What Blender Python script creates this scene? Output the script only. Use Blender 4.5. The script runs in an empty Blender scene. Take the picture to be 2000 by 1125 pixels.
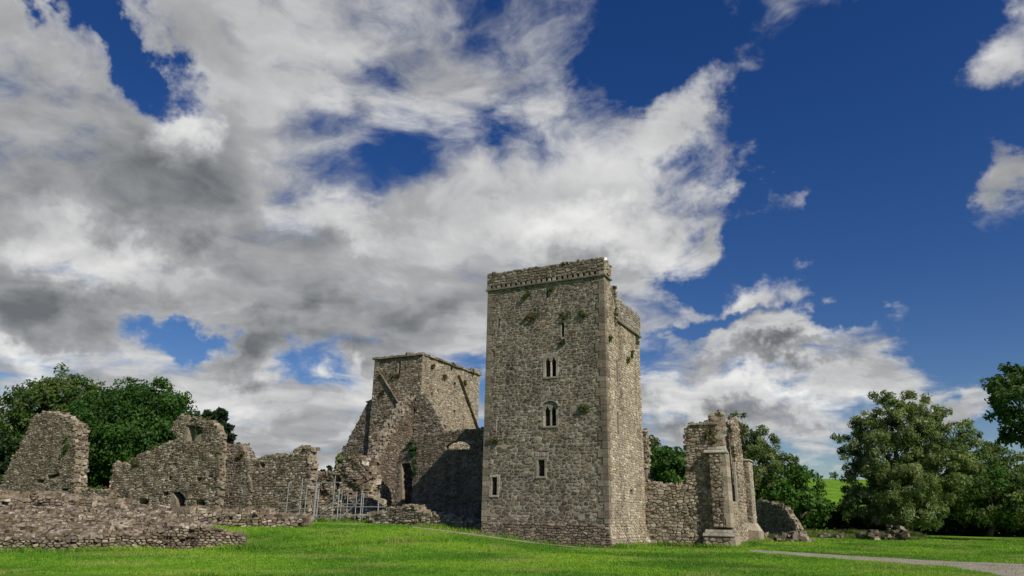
import bpy, math, random
import numpy as np
from mathutils import Vector, Matrix, geometry

random.seed(7)
rng = np.random.default_rng(7)
SC = bpy.context.scene
COL = SC.collection
R = math.radians

# ------------------------------------------------------------------ camera
EYE = Vector((0.0, 0.0, 1.65))
FPX = 1400.0                       # focal length in pixels of the 2000 px wide photograph
CAMROT = Matrix.Rotation(R(90 + 17.8), 3, 'X') @ Matrix.Rotation(R(1.0), 3, 'Z')
cam_data = bpy.data.cameras.new('camera')
cam_data.sensor_width = 36.0
cam_data.lens = 36.0 * FPX / 2000.0
cam_data.clip_end = 6000
cam = bpy.data.objects.new('camera', cam_data)
cam.matrix_world = Matrix.Translation(EYE) @ CAMROT.to_4x4()
COL.objects.link(cam)
SC.camera = cam


def ray(px, py):
    """Direction of the line of sight through a point of the photograph."""
    return (CAMROT @ Vector(((px - 1000) / FPX, -(py - 562.5) / FPX, -1.0))).normalized()


CAMINV = np.array(CAMROT.transposed())


def project(P):
    """World points (n,3) -> photograph pixels (n,2)."""
    q = (np.asarray(P, float) - np.array(EYE)) @ CAMINV.T
    w = np.maximum(-q[:, 2], 1e-3)
    return np.stack([1000 + FPX * q[:, 0] / w, 562.5 - FPX * q[:, 1] / w], 1)


def on_z(px, py, z):
    d = ray(px, py)
    return EYE + d * ((z - EYE.z) / d.z)


def on_y(px, py, y):
    d = ray(px, py)
    return EYE + d * (y / d.y)


# ------------------------------------------------------------------ sun, sky, exposure
SUN_AZ = 38.0        # degrees to the right of straight behind the camera
SUN_EL = 40.0
SUN_DIR = Vector((math.sin(R(SUN_AZ)) * math.cos(R(SUN_EL)), -math.cos(R(SUN_AZ)) * math.cos(R(SUN_EL)), math.sin(R(SUN_EL))))
sun_data = bpy.data.lights.new('sun', 'SUN')
sun_data.energy = 5.0
sun_data.angle = R(0.53)
sun_data.color = (1.0, 0.915, 0.79)
sun = bpy.data.objects.new('sun', sun_data)
sun.rotation_euler = (-SUN_DIR).to_track_quat('-Z', 'Y').to_euler()
sun.location = (30, -30, 60)
COL.objects.link(sun)

SC.render.engine = 'CYCLES'
SC.cycles.max_bounces = 6
SC.cycles.diffuse_bounces = 3
SC.view_settings.view_transform = 'Standard'
SC.view_settings.look = 'None'
SC.view_settings.exposure = 0.0
SC.view_settings.gamma = 1.0
SC.view_settings.use_curve_mapping = False


class Nodes:
    """Small helper round a node tree: sockets in, sockets out."""
    def __init__(self, tree):
        self.t = tree
        self.n = tree.nodes
        self.l = tree.links

    def put(self, sock, v):
        if isinstance(v, bpy.types.NodeSocket):
            self.l.new(v, sock)
        elif v is not None:
            sock.default_value = v

    def math(self, op, a, b=None, c=None, clamp=False):
        n = self.n.new('ShaderNodeMath'); n.operation = op; n.use_clamp = clamp
        self.put(n.inputs[0], a); self.put(n.inputs[1], b)
        if c is not None: self.put(n.inputs[2], c)
        return n.outputs[0]

    def vmath(self, op, a, b=None, scale=None):
        n = self.n.new('ShaderNodeVectorMath'); n.operation = op
        self.put(n.inputs[0], a)
        if b is not None: self.put(n.inputs[1], b)
        if scale is not None: self.put(n.inputs[3], scale)
        return n.outputs[1] if op in ('LENGTH', 'DOT_PRODUCT', 'DISTANCE') else n.outputs[0]

    def noise(self, vec, scale, detail=4, rough=0.5, distort=0.0, lac=2.0):
        n = self.n.new('ShaderNodeTexNoise')
        self.put(n.inputs['Vector'], vec)
        n.inputs['Scale'].default_value = scale; n.inputs['Detail'].default_value = detail
        n.inputs['Roughness'].default_value = rough; n.inputs['Distortion'].default_value = distort
        n.inputs['Lacunarity'].default_value = lac
        return n.outputs[0]

    def ramp(self, v, lo, hi, a=0.0, b=1.0, smooth=True):
        n = self.n.new('ShaderNodeMapRange')
        if smooth: n.interpolation_type = 'SMOOTHSTEP'
        self.put(n.inputs['Value'], v)
        for k, x in (('From Min', lo), ('From Max', hi), ('To Min', a), ('To Max', b)):
            self.put(n.inputs[k], x)
        return n.outputs[0]

    def mix(self, f, a, b, blend='MIX'):
        n = self.n.new('ShaderNodeMix'); n.data_type = 'RGBA'; n.blend_type = blend
        self.put(n.inputs[0], f); self.put(n.inputs[6], a); self.put(n.inputs[7], b)
        return n.outputs[2]


def c4(c):
    return (c[0], c[1], c[2], 1.0)


def build_sky():
    w = bpy.data.worlds.new('World')
    SC.world = w
    w.use_nodes = True
    N = Nodes(w.node_tree)
    N.n.clear()
    sky = N.n.new('ShaderNodeTexSky')
    sky.sky_type = 'NISHITA'
    sky.sun_disc = False
    sky.sun_elevation = R(SUN_EL)
    # Blender: rotation 0 puts the sun at +Y, turning clockwise seen from above
    sky.sun_rotation = math.atan2(SUN_DIR.x, SUN_DIR.y)
    sky.altitude = 0; sky.air_density = 1.0; sky.dust_density = 0.25; sky.ozone_density = 3.0
    d = N.n.new('ShaderNodeTexCoord').outputs['Generated']
    d = N.vmath('NORMALIZE', d)

    wn = N.n.new('ShaderNodeTexNoise'); N.put(wn.inputs['Vector'], d)
    wn.inputs['Scale'].default_value = 6.0; wn.inputs['Detail'].default_value = 6; wn.inputs['Roughness'].default_value = 0.6
    dw = N.vmath('ADD', d, N.vmath('SCALE', N.vmath('SUBTRACT', wn.outputs[1], (0.5, 0.5, 0.5)), scale=0.26))

    def blob(px, py, rx, ry, rot=0.0):
        c = ray(px, py)
        ang = R(rot)
        ex, ey = (math.cos(ang), math.sin(ang)), (-math.sin(ang), math.cos(ang))
        a = ray(px + ex[0] * rx, py + ex[1] * rx) - ray(px - ex[0] * rx, py - ex[1] * rx)
        b = ray(px + ey[0] * ry, py + ey[1] * ry) - ray(px - ey[0] * ry, py - ey[1] * ry)
        X = a.normalized(); Z = X.cross(b).normalized(); Y = Z.cross(X)
        m = Matrix((X, Y, Z)).transposed()
        mp = N.n.new('ShaderNodeMapping'); mp.vector_type = 'TEXTURE'
        N.put(mp.inputs['Vector'], dw)
        mp.inputs['Location'].default_value = c
        mp.inputs['Rotation'].default_value = m.to_euler()
        mp.inputs['Scale'].default_value = (a.length / 2, b.length / 2, 1.0)
        return N.ramp(N.vmath('LENGTH', mp.outputs[0]), 1.0, 0.0)

    def total(items, start):
        s = start
        for (px, py, rx, ry, rot, wgt) in items:
            s = N.math('MULTIPLY_ADD', blob(px, py, rx, ry, rot), wgt, s)
        return s

    # cloud layer: directions mapped on to a flat deck so that clouds crowd towards the horizon
    sep = N.n.new('ShaderNodeSeparateXYZ'); N.put(sep.inputs[0], d)
    zz = N.math('ADD', N.math('MAXIMUM', sep.outputs[2], 0.0), 0.22)
    cmb = N.n.new('ShaderNodeCombineXYZ')
    N.put(cmb.inputs[0], N.math('DIVIDE', sep.outputs[0], zz))
    N.put(cmb.inputs[1], N.math('DIVIDE', sep.outputs[1], zz))
    p = cmb.outputs[0]
    warpn = N.n.new('ShaderNodeTexNoise'); N.put(warpn.inputs['Vector'], p)
    warpn.inputs['Scale'].default_value = 2.4; warpn.inputs['Detail'].default_value = 4
    warp = N.vmath('SCALE', N.vmath('SUBTRACT', warpn.outputs[1], (0.5, 0.5, 0.5)), scale=0.34)
    pw = N.vmath('ADD', p, warp)
    n1 = N.noise(pw, 3.4, 10, 0.60)
    off = (SUN_DIR.x * 0.07, 0.07, 0.0)
    n1s = N.noise(N.vmath('ADD', pw, off), 3.4, 5, 0.5)
    n2 = N.noise(pw, 1.1, 3, 0.5)
    n3 = N.noise(pw, 9.0, 6, 0.6)

    CLOUD = [  # px, py, rx, ry, rot, weight
        (330, 380, 900, 520, 10, .60), (700, 60, 760, 260, 8, .36), (40, 30, 170, 110, 0, .60), (150, 560, 520, 260, 0, .40),
        (1130, 300, 430, 300, -20, .30), (1350, 190, 260, 120, -45, .40), (1470, 405, 210, 56, -28, .50), (1120, 420, 480, 160, 6, .36),
        (1010, 500, 480, 150, 4, .45), (1960, 90, 260, 130, -35, .62), (1995, 310, 80, 70, 0, .42), (1960, 250, 80, 50, 30, .32),
        (1475, 608, 165, 70, -22, .56), (1265, 655, 150, 110, 0, .42), (1545, 690, 340, 75, -6, .50), (1430, 805, 600, 140, -2, .54),
        (1790, 755, 270, 62, 5, .36), (1405, 330, 90, 90, 0, .30), (400, 840, 1100, 190, 0, .62), (1850, 695, 260, 30, -8, .22),
        (1200, 570, 110, 80, 0, .30), (800, 620, 420, 240, 0, .50), (520, 690, 130, 110, 0, .40),
    ]
    GAP = [
        (235, 120, 280, 85, 42, -.80), (150, 60, 130, 70, 30, -.30), (1010, 180, 170, 80, -25, -.16), (770, 135, 90, 50, 20, -.12),
        (365, 650, 180, 72, 8, -.78), (640, 715, 95, 90, 0, -.34), (1390, 655, 230, 30, -12, -.42), (1370, 580, 80, 60, 0, -.30), (1640, 640, 110, 60, 0, -.40), (1500, 738, 260, 22, -4, -.22), (1720, 850, 160, 60, 0, -.30), (1680, 250, 420, 470, 0, -.55), (1330, 60, 200, 130, 0, -.40),
        (1320, 545, 110, 70, 0, -.62), (1880, 560, 360, 240, 0, -.42), (1900, 810, 240, 60, 0, -.30), (1230, 110, 110, 150, 0, -.22),
        (1330, 320, 120, 70, -30, -.16),
    ]
    cov = total(CLOUD + GAP, 0.0)
    cov = N.math('MINIMUM', cov, 0.55)
    f = N.math('ADD', cov, N.math('MULTIPLY', N.math('SUBTRACT', n1, 0.5), 1.5))
    f = N.math('MULTIPLY_ADD', N.math('SUBTRACT', n3, 0.5), 0.35, f)
    dens = N.ramp(f, -0.02, 0.46)
    dens = N.math('MULTIPLY', dens, N.ramp(sep.outputs[2], -0.01, 0.03))
    TONE = [  # places where the deck is thicker (darker, negative) or sunlit through (brighter)
        (340, 350, 440, 200, 22, -.24), (520, 690, 150, 120, 10, -.40), (110, 600, 420, 130, 8, -.26), (700, 620, 240, 100, 0, -.22),
        (760, 290, 380, 90, 12, -.12), (1000, 560, 260, 60, 0, -.05), (330, 270, 75, 95, 30, .50), (640, 405, 280, 75, 14, .36),
        (880, 260, 220, 130, 20, .22), (1150, 465, 360, 70, 4, .42), (130, 470, 260, 80, 10, .34), (330, 500, 180, 90, 0, .26),
        (60, 690, 150, 45, 0, .40), (480, 800, 300, 50, 0, .24), (1480, 585, 170, 60, -20, .34), (1470, 722, 330, 26, -5, -.34), (1430, 822, 360, 26, 0, -.26), (1560, 775, 240, 22, 2, .22),
        (1470, 648, 130, 24, -14, -.22), (1545, 690, 200, 20, -6, .20), (1360, 770, 420, 90, 0, .34), (1480, 870, 240, 40, 0, -.12), (1340, 180, 180, 80, -40, .26),
        (640, 130, 340, 130, 20, .16), (1930, 90, 140, 80, -30, .18), (700, 740, 100, 60, 0, .20), (1000, 640, 300, 60, 0, .10),
        (690, 690, 30, 50, 0, .3), (1150, 330, 240, 140, 0, .14),
    ]
    tone = total(TONE, 0.52)
    tone = N.math('ADD', tone, N.math('MULTIPLY', N.math('SUBTRACT', n2, 0.5), 0.75))
    relief = N.math('MULTIPLY', N.math('SUBTRACT', n1, n1s), 1.15)
    tone = N.math('ADD', tone, relief)
    thick = N.ramp(f, 0.15, 0.75)
    tone = N.math('SUBTRACT', tone, N.math('MULTIPLY', thick, 0.16))
    tone = N.math('MAXIMUM', N.math('MINIMUM', tone, 1.0), 0.0)
    dark, mid, lite = c4((.150, .162, .175)), c4((.455, .462, .472)), c4((.90, .90, .88))
    ccol = N.mix(N.ramp(tone, 0.05, 0.50, smooth=False), dark, mid)
    ccol = N.mix(N.ramp(tone, 0.45, 1.0, smooth=False), ccol, lite)
    hsv = N.n.new('ShaderNodeHueSaturation')
    hsv.inputs['Saturation'].default_value = 1.34; hsv.inputs['Hue'].default_value = 0.518; hsv.inputs['Value'].default_value = 1.0
    N.put(hsv.inputs['Color'], sky.outputs[0])
    skyc = N.vmath('SCALE', hsv.outputs[0], scale=SKY_STRENGTH)
    col = N.mix(dens, skyc, ccol)
    w.cycles.sampling_method = 'NONE'
    bg = N.n.new('ShaderNodeBackground'); N.put(bg.inputs['Color'], col); bg.inputs['Strength'].default_value = 1.0
    out = N.n.new('ShaderNodeOutputWorld'); N.l.new(bg.outputs[0], out.inputs[0])


SKY_STRENGTH = 0.07
build_sky()

# ------------------------------------------------------------------ mesh helpers
def sstep(t):
    t = np.clip(t, 0.0, 1.0)
    return t * t * (3 - 2 * t)


class MB:
    """Collects polygons with a colour per vertex and builds ONE mesh object from them."""
    def __init__(self):
        self.v = []; self.f = []; self.c = []

    def add(self, verts, faces, col=(.5, .5, .5)):
        o = len(self.v)
        self.v.extend([tuple(p) for p in verts])
        self.f.extend([tuple(i + o for i in f) for f in faces])
        self.c.extend([col] * len(verts))

    def quad(self, a, b, c, d, col=(.5, .5, .5)):
        self.add([a, b, c, d], [(0, 1, 2, 3)], col)

    def hexa(self, p, col=(.5, .5, .5)):
        """p: 8 points, bottom ring 0-3 counter-clockwise, top ring 4-7."""
        self.add(p, [(3, 2, 1, 0), (4, 5, 6, 7), (0, 1, 5, 4), (1, 2, 6, 5), (2, 3, 7, 6), (3, 0, 4, 7)], col)

    def tube(self, a, b, r0, r1, n=6, col=(.5, .5, .5), cap=True):
        a = Vector(a); b = Vector(b); d = (b - a).normalized()
        x = d.orthogonal().normalized(); y = d.cross(x)
        vs = []
        for (c, r) in ((a, r0), (b, r1)):
            for k in range(n):
                t = 2 * math.pi * k / n
                vs.append(c + x * (math.cos(t) * r) + y * (math.sin(t) * r))
        fs = [(k, (k + 1) % n, n + (k + 1) % n, n + k) for k in range(n)]
        if cap:
            fs += [tuple(range(n - 1, -1, -1)), tuple(range(n, 2 * n))]
        self.add(vs, fs, col)

    def build(self, name, mat, parent=None, smooth=False):
        return link_mesh(name, self.v, self.f, self.c, mat, parent, smooth)


def link_mesh(name, v, f, c, mat, parent=None, smooth=False):
    me = bpy.data.meshes.new(name)
    me.from_pydata([tuple(p) for p in v], [], f)
    if c is not None:
        at = me.color_attributes.new('Col', 'FLOAT_COLOR', 'POINT')
        a = np.ones((len(v), 4), np.float32); a[:, :3] = np.asarray(c, np.float32)
        at.data.foreach_set('color', a.ravel())
    if smooth:
        me.polygons.foreach_set('use_smooth', [True] * len(me.polygons))
    me.update()
    return link(name, me, mat, parent)


def link_tris(name, v, nper, c, mat, parent=None):
    """Fast path: v is (n*nper,3) with every run of nper points one polygon."""
    n = len(v) // nper
    me = bpy.data.meshes.new(name)
    me.vertices.add(len(v)); me.loops.add(len(v)); me.polygons.add(n)
    me.vertices.foreach_set('co', np.asarray(v, np.float32).ravel())
    me.loops.foreach_set('vertex_index', np.arange(len(v), dtype=np.int32))
    me.polygons.foreach_set('loop_start', np.arange(0, len(v), nper, dtype=np.int32))
    at = me.color_attributes.new('Col', 'FLOAT_COLOR', 'POINT')
    a = np.ones((len(v), 4), np.float32); a[:, :3] = c
    at.data.foreach_set('color', a.ravel())
    me.update(calc_edges=True)
    return link(name, me, mat, parent)


def link(name, data, mat, parent=None):
    o = bpy.data.objects.new(name, data)
    if mat is not None:
        data.materials.append(mat)
    COL.objects.link(o)
    if parent is not None:
        adopt(o, parent)
    return o


def adopt(o, parent):
    o.parent = parent
    o.matrix_parent_inverse = Matrix.Translation(-Vector(parent['base']))


def thing(name, label, cat, loc, group=None):
    o = bpy.data.objects.new(name, None)
    o.empty_display_size = 0.3
    o.location = loc
    o['base'] = tuple(loc)
    COL.objects.link(o)
    return tag(o, label, cat, group)


def tag(o, label=None, cat=None, group=None, kind=None):
    if label: o['label'] = label
    if cat: o['category'] = cat
    if group: o['group'] = group
    if kind: o['kind'] = kind
    elif cat: o['kind'] = 'thing'
    return o


# ------------------------------------------------------------------ materials
MATS = {}


def new_mat(name):
    m = bpy.data.materials.new(name); m.use_nodes = True
    N = Nodes(m.node_tree)
    bs = m.node_tree.nodes['Principled BSDF']
    MATS[name] = m
    return m, N, bs


def attr(N):
    n = N.n.new('ShaderNodeAttribute'); n.attribute_name = 'Col'
    return n.outputs['Color']


def position(N):
    return N.n.new('ShaderNodeNewGeometry').outputs['Position']


def stone_mat(name, lichen=0.35, rust=0.15, moss=0.1, bump=0.5, dark=0.3, streak=0.45):
    m, N, bs = new_mat(name)
    p = position(N)
    base = attr(N)
    fine = N.noise(p, 9.0, 6, 0.65)
    base = N.mix(N.ramp(fine, 0.3, 0.7), N.mix(1.0, base, c4((.62, .62, .63)), 'MULTIPLY'), N.mix(1.0, base, c4((1.28, 1.26, 1.22)), 'MULTIPLY'))
    big = N.noise(p, 0.55, 4, 0.6)
    base = N.mix(N.math('MULTIPLY', N.ramp(big, 0.48, 0.68), dark), base, N.mix(1.0, base, c4((.48, .44, .42)), 'MULTIPLY'))
    ru = N.noise(N.vmath('ADD', p, (31, 7, 5)), 0.9, 5, 0.65)
    base = N.mix(N.math('MULTIPLY', N.ramp(ru, 0.50, 0.70), rust), base, c4((.34, .20, .085)))
    mo = N.noise(N.vmath('ADD', p, (3, 57, 15)), 1.3, 5, 0.7)
    base = N.mix(N.math('MULTIPLY', N.ramp(mo, 0.54, 0.72), moss), base, c4((.12, .13, .035)))
    st = N.noise(N.vmath('MULTIPLY', p, (1.0, 1.0, 0.10)), 1.1, 5, 0.62)
    base = N.mix(N.math('MULTIPLY', N.ramp(st, 0.50, 0.66), streak), base, N.mix(1.0, base, c4((.42, .39, .37)), 'MULTIPLY'))
    li = N.noise(N.vmath('ADD', p, (11, 3, 45)), 4.2, 6, 0.7)
    base = N.mix(N.math('MULTIPLY', N.ramp(li, 0.56, 0.66), lichen), base, c4((.58, .56, .50)))
    N.put(bs.inputs['Base Color'], base)
    bs.inputs['Roughness'].default_value = 0.95
    bs.inputs['Specular IOR Level'].default_value = 0.15
    bp = N.n.new('ShaderNodeBump'); bp.inputs['Strength'].default_value = bump; bp.inputs['Distance'].default_value = 0.05
    N.put(bp.inputs['Height'], N.noise(p, 14.0, 7, 0.7))
    N.l.new(bp.outputs[0], bs.inputs['Normal'])
    return m


def plain_mat(name, col, rough=0.8, metal=0.0, nscale=6.0, var=0.25, bump=0.2):
    m, N, bs = new_mat(name)
    p = position(N)
    n = N.noise(p, nscale, 5, 0.6)
    lo = tuple(x * (1 - var) for x in col); hi = tuple(min(1, x * (1 + var)) for x in col)
    N.put(bs.inputs['Base Color'], N.mix(N.ramp(n, 0.3, 0.7), c4(lo), c4(hi)))
    bs.inputs['Roughness'].default_value = rough; bs.inputs['Metallic'].default_value = metal
    bp = N.n.new('ShaderNodeBump'); bp.inputs['Strength'].default_value = bump; bp.inputs['Distance'].default_value = 0.02
    N.put(bp.inputs['Height'], N.noise(p, nscale * 4, 5, 0.6))
    N.l.new(bp.outputs[0], bs.inputs['Normal'])
    return m


def leaf_mat(name, trans=0.3):
    m, N, bs = new_mat(name)
    col = attr(N)
    bs.inputs['Roughness'].default_value = 0.6
    bs.inputs['Specular IOR Level'].default_value = 0.25
    N.put(bs.inputs['Base Color'], col)
    tr = N.n.new('ShaderNodeBsdfTranslucent')
    N.put(tr.inputs[0], N.mix(1.0, col, c4((1.25, 1.35, 0.6)), 'MULTIPLY'))
    mx = N.n.new('ShaderNodeMixShader'); mx.inputs[0].default_value = trans
    N.l.new(bs.outputs[0], mx.inputs[1]); N.l.new(tr.outputs[0], mx.inputs[2])
    N.l.new(mx.outputs[0], m.node_tree.nodes['Material Output'].inputs[0])
    return m


def ground_mat():
    m, N, bs = new_mat('lawn')
    p = position(N)
    a = N.noise(p, 0.22, 5, 0.6); b = N.noise(p, 2.4, 6, 0.7); c = N.noise(p, 11.0, 4, 0.7)
    col = N.mix(N.ramp(a, 0.35, 0.65), c4((.070, .165, .010)), c4((.150, .275, .018)))
    col = N.mix(N.math('MULTIPLY', N.ramp(b, 0.50, 0.72), 0.55), col, c4((.22, .33, .03)))
    col = N.mix(N.math('MULTIPLY', N.ramp(c, 0.50, 0.75), 0.5), col, c4((.040, .110, .007)))
    N.put(bs.inputs['Base Color'], col)
    bs.inputs['Roughness'].default_value = 0.9; bs.inputs['Specular IOR Level'].default_value = 0.1
    bp = N.n.new('ShaderNodeBump'); bp.inputs['Strength'].default_value = 0.8; bp.inputs['Distance'].default_value = 0.08
    N.put(bp.inputs['Height'], N.noise(p, 7.0, 7, 0.7)); N.l.new(bp.outputs[0], bs.inputs['Normal'])
    return m


def gravel_mat():
    m, N, bs = new_mat('gravel')
    p = position(N)
    v = N.n.new('ShaderNodeTexVoronoi'); N.put(v.inputs['Vector'], p); v.inputs['Scale'].default_value = 16
    col = N.mix(N.ramp(N.noise(p, 1.2, 4), 0.35, 0.65), c4((.22, .19, .155)), c4((.30, .27, .22)))
    col = N.mix(0.35, col, v.outputs['Color'], 'SOFT_LIGHT')
    N.put(bs.inputs['Base Color'], col); bs.inputs['Roughness'].default_value = 0.95
    bp = N.n.new('ShaderNodeBump'); bp.inputs['Strength'].default_value = 0.8; bp.inputs['Distance'].default_value = 0.03
    N.put(bp.inputs['Height'], v.outputs['Distance']); N.l.new(bp.outputs[0], bs.inputs['Normal'])
    return m


M_TOWER = stone_mat('tower_stone', 0.24, 0.10, 0.06, dark=0.62, streak=0.55)
M_WARM = stone_mat('warm_stone', 0.50, 0.38, 0.10)
M_RUIN = stone_mat('ruin_stone', 0.50, 0.10, 0.22, dark=0.65)
M_BANK = stone_mat('bank_stone', 0.50, 0.08, 0.34, dark=0.80)
M_BUTT = stone_mat('choir_stone', 0.45, 0.38, 0.12)
M_CORE = stone_mat('mortar', 0.35, 0.10, 0.08, bump=1.0)
M_ASHLAR = stone_mat('dressed_stone', 0.25, 0.05, 0.04, bump=0.25, dark=0.15)
M_BARK = plain_mat('bark', (.075, .06, .042), 0.95, 0, 5, 0.35, 0.6)
M_LEAF = leaf_mat('leaves', 0.4)
M_GRASS = leaf_mat('grass_blades', 0.25)
M_GROUND = ground_mat()
M_GRAVEL = gravel_mat()
M_STEEL = plain_mat('galvanised_steel', (.36, .37, .37), 0.55, 0.4, 9, 0.15, 0.05)
M_BOARD = plain_mat('scaffold_boards', (.36, .33, .28), 0.85, 0, 7, 0.3, 0.2)
M_WHITE = plain_mat('white_plastic', (.75, .75, .73), 0.4, 0, 5, 0.05, 0.02)
M_DARK = plain_mat('interior_dark', (.05, .045, .04), 0.95)

# ------------------------------------------------------------------ plan frame of the priory: e1 along the choir, e2 away from the camera
C0 = on_z(1191, 1071, 0.0); C0 = Vector((C0.x, C0.y, 0))
E1 = Vector((0.890, -0.456, 0)).normalized()
E2 = Vector((0.456, 0.890, 0)).normalized()
Z = Vector((0, 0, 1))


def W(a, b, z=0.0):
    return C0 + E1 * a + E2 * b + Z * z


class Plane:
    """A wall face: origin, along, up and outward axes."""
    def __init__(self, O, U, V=Z, N=None):
        self.O = Vector(O); self.U = Vector(U).normalized(); self.V = Vector(V).normalized()
        self.N = Vector(N).normalized() if N is not None else self.U.cross(self.V).normalized()

    def P(self, u, v, d=0.0):
        return self.O + self.U * u + self.V * v + self.N * d

    def px(self, x, y):
        r = ray(x, y)
        t = (self.O - EYE).dot(self.N) / r.dot(self.N)
        q = EYE + r * t - self.O
        return (q.dot(self.U), q.dot(self.V))

    def pts(self, l):
        return [self.px(*p) for p in l]


class Bent(Plane):
    """The same face swelling and slumping like old, robbed masonry."""
    def __init__(self, pl, swell, slump=0.0, v0=0.0, height=1.0):
        self.O, self.U, self.V, self.N = pl.O, pl.U, pl.V, pl.N
        self.sw, self.sl, self.v0, self.h = swell, slump, v0, max(.1, height)
        self.ph = [random.uniform(0, 6) for _ in range(4)]

    def P(self, u, v, d=0.0):
        p = self.ph
        w = math.sin(u * 1.3 + p[0] + 1.2 * math.sin(v * 1.7 + p[1])) * math.sin(v * 2.1 + p[2]) + .6 * math.sin(u * 3.1 + p[3]) * math.sin(v * 3.7 + p[0])
        o = self.sw * max(0.0, .5 + .5 * w) + self.sl * max(0.0, 1 - (v - self.v0) / self.h)
        return Plane.P(self, u, v, d + o)


def face_b(b, a0=0.0, z0=0.0):
    return Plane(W(a0, b, z0), E1, Z, -E2)


def face_a(a, b0=0.0, z0=0.0):
    return Plane(W(a, b0, z0), E2, Z, E1)


# ------------------------------------------------------------------ masonry
def clip_half(poly, nx, ny, c):
    """Keep the part of a convex polygon with nx*x+ny*y <= c."""
    out = []
    n = len(poly)
    px_, py_ = poly[-1]
    dp = nx * px_ + ny * py_ - c
    for (x, y) in poly:
        d = nx * x + ny * y - c
        if (d <= 0) != (dp <= 0):
            t = dp / (dp - d)
            out.append((px_ + (x - px_) * t, py_ + (y - py_) * t))
        if d <= 0:
            out.append((x, y))
        px_, py_, dp = x, y, d
    return out


def inside(poly, pts):
    P = np.asarray(pts, float); x, y = P[:, 0], P[:, 1]
    r = np.zeros(len(P), bool)
    n = len(poly); j = n - 1
    for i in range(n):
        xi, yi = poly[i]; xj, yj = poly[j]
        if yi != yj:
            r ^= ((yi > y) != (yj > y)) & (x < (xj - xi) * (y - yi) / (yj - yi) + xi)
        j = i
    return r


def cells(outline, h, w, holes=(), clips=(), jit=0.33, merge=0.16, wild=0.5):
    """Irregular rubble stones (convex polygons) that fill an outline."""
    us = [p[0] for p in outline]; vs = [p[1] for p in outline]
    u0, u1, v0, v1 = min(us) - w, max(us) + w, min(vs) - h, max(vs) + h
    seeds = []
    v = v0
    while v < v1:
        hh = h * random.uniform(0.75, 1.3)
        u = u0 + random.uniform(-w, 0)
        while u < u1:
            ww = w * random.choice((0.55, 0.75, 1.0, 1.0, 1.25, 1.6))
            if random.random() > merge * 0.5:
                seeds.append((u + ww / 2 + random.uniform(-jit, jit) * ww * .6, v + hh / 2 + random.uniform(-jit, jit) * hh, random.uniform(0, wild)))
            u += ww
        v += hh
    S = np.array(seeds)
    ax = h / w * 1.15                          # compress u so that cells come out wide
    X = S[:, 0] * ax; Y = S[:, 1]; Wt = S[:, 2] * (h * 0.55) ** 2
    keep = inside(outline, S[:, :2])
    g = h * 1.6
    grid = {}
    gi = np.floor(X / g).astype(int); gj = np.floor(Y / g).astype(int)
    for k in range(len(S)):
        grid.setdefault((gi[k], gj[k]), []).append(k)
    res = []
    hb = []
    for hp in holes:
        hu = [p[0] for p in hp]; hv = [p[1] for p in hp]
        hb.append((min(hu), max(hu), min(hv), max(hv)))
    Xl = X.tolist(); Yl = Y.tolist(); Wl = Wt.tolist()
    for k in np.nonzero(keep)[0].tolist():
        x, y, wk = Xl[k], Yl[k], Wl[k]
        poly = [(x - g, y - g), (x + g, y - g), (x + g, y + g), (x - g, y + g)]
        nb = []
        for di in (-1, 0, 1):
            for dj in (-1, 0, 1):
                nb += grid.get((gi[k] + di, gj[k] + dj), ())
        nb = sorted(((Xl[q] - x) ** 2 + (Yl[q] - y) ** 2, q) for q in nb if q != k)[:16]
        for (dd, q) in nb:
            dx, dy = Xl[q] - x, Yl[q] - y
            c = (Xl[q] ** 2 + Yl[q] ** 2 - x * x - y * y + wk - Wl[q]) / 2
            poly = clip_half(poly, dx, dy, c)
            if len(poly) < 3: break
        if len(poly) < 3: continue
        poly = [(p[0] / ax, p[1]) for p in poly]
        for (nx, ny, c) in clips:
            poly = clip_half(poly, nx, ny, c)
            if len(poly) < 3: break
        if len(poly) < 3: continue
        for (a0, a1, b0, b1) in hb:
            cu = sum(p[0] for p in poly) / len(poly); cv = sum(p[1] for p in poly) / len(poly)
            if max(p[0] for p in poly) < a0 or min(p[0] for p in poly) > a1 or max(p[1] for p in poly) < b0 or min(p[1] for p in poly) > b1:
                continue
            side = max(((a0 - cu), (-1, 0)), ((cu - a1), (1, 0)), ((b0 - cv), (0, -1)), ((cv - b1), (0, 1)))
            if side[0] < 0: poly = []; break
            n = side[1]
            if n == (-1, 0): poly = clip_half(poly, 1, 0, a0)
            elif n == (1, 0): poly = clip_half(poly, -1, 0, -a1)
            elif n == (0, -1): poly = clip_half(poly, 0, 1, b0)
            else: poly = clip_half(poly, 0, -1, -b1)
            if len(poly) < 3: break
        if len(poly) >= 3:
            res.append(poly)
    return res


def area(poly):
    s = 0
    for i in range(len(poly)):
        x0, y0 = poly[i - 1]; x1, y1 = poly[i]
        s += x0 * y1 - x1 * y0
    return abs(s) / 2


def tone(pal):
    c = random.choice(pal); k = random.uniform(0.70, 1.22)
    return tuple(max(0.01, x * k * random.uniform(0.96, 1.04)) for x in c)


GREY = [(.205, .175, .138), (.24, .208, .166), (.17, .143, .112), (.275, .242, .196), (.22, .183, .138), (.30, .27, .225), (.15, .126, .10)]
TAN = [(.31, .275, .215), (.36, .315, .24), (.27, .23, .175), (.40, .36, .29), (.33, .27, .19), (.24, .20, .155)]
RUIN = [(.21, .175, .125), (.26, .22, .16), (.165, .135, .10), (.31, .27, .205), (.23, .185, .13), (.40, .36, .30), (.135, .112, .088)]
MORTAR = (.325, .29, .235)
MORTAR_D = (.25, .215, .165)
ASH = [(.31, .28, .235), (.275, .25, .205), (.34, .31, .265)]


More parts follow.
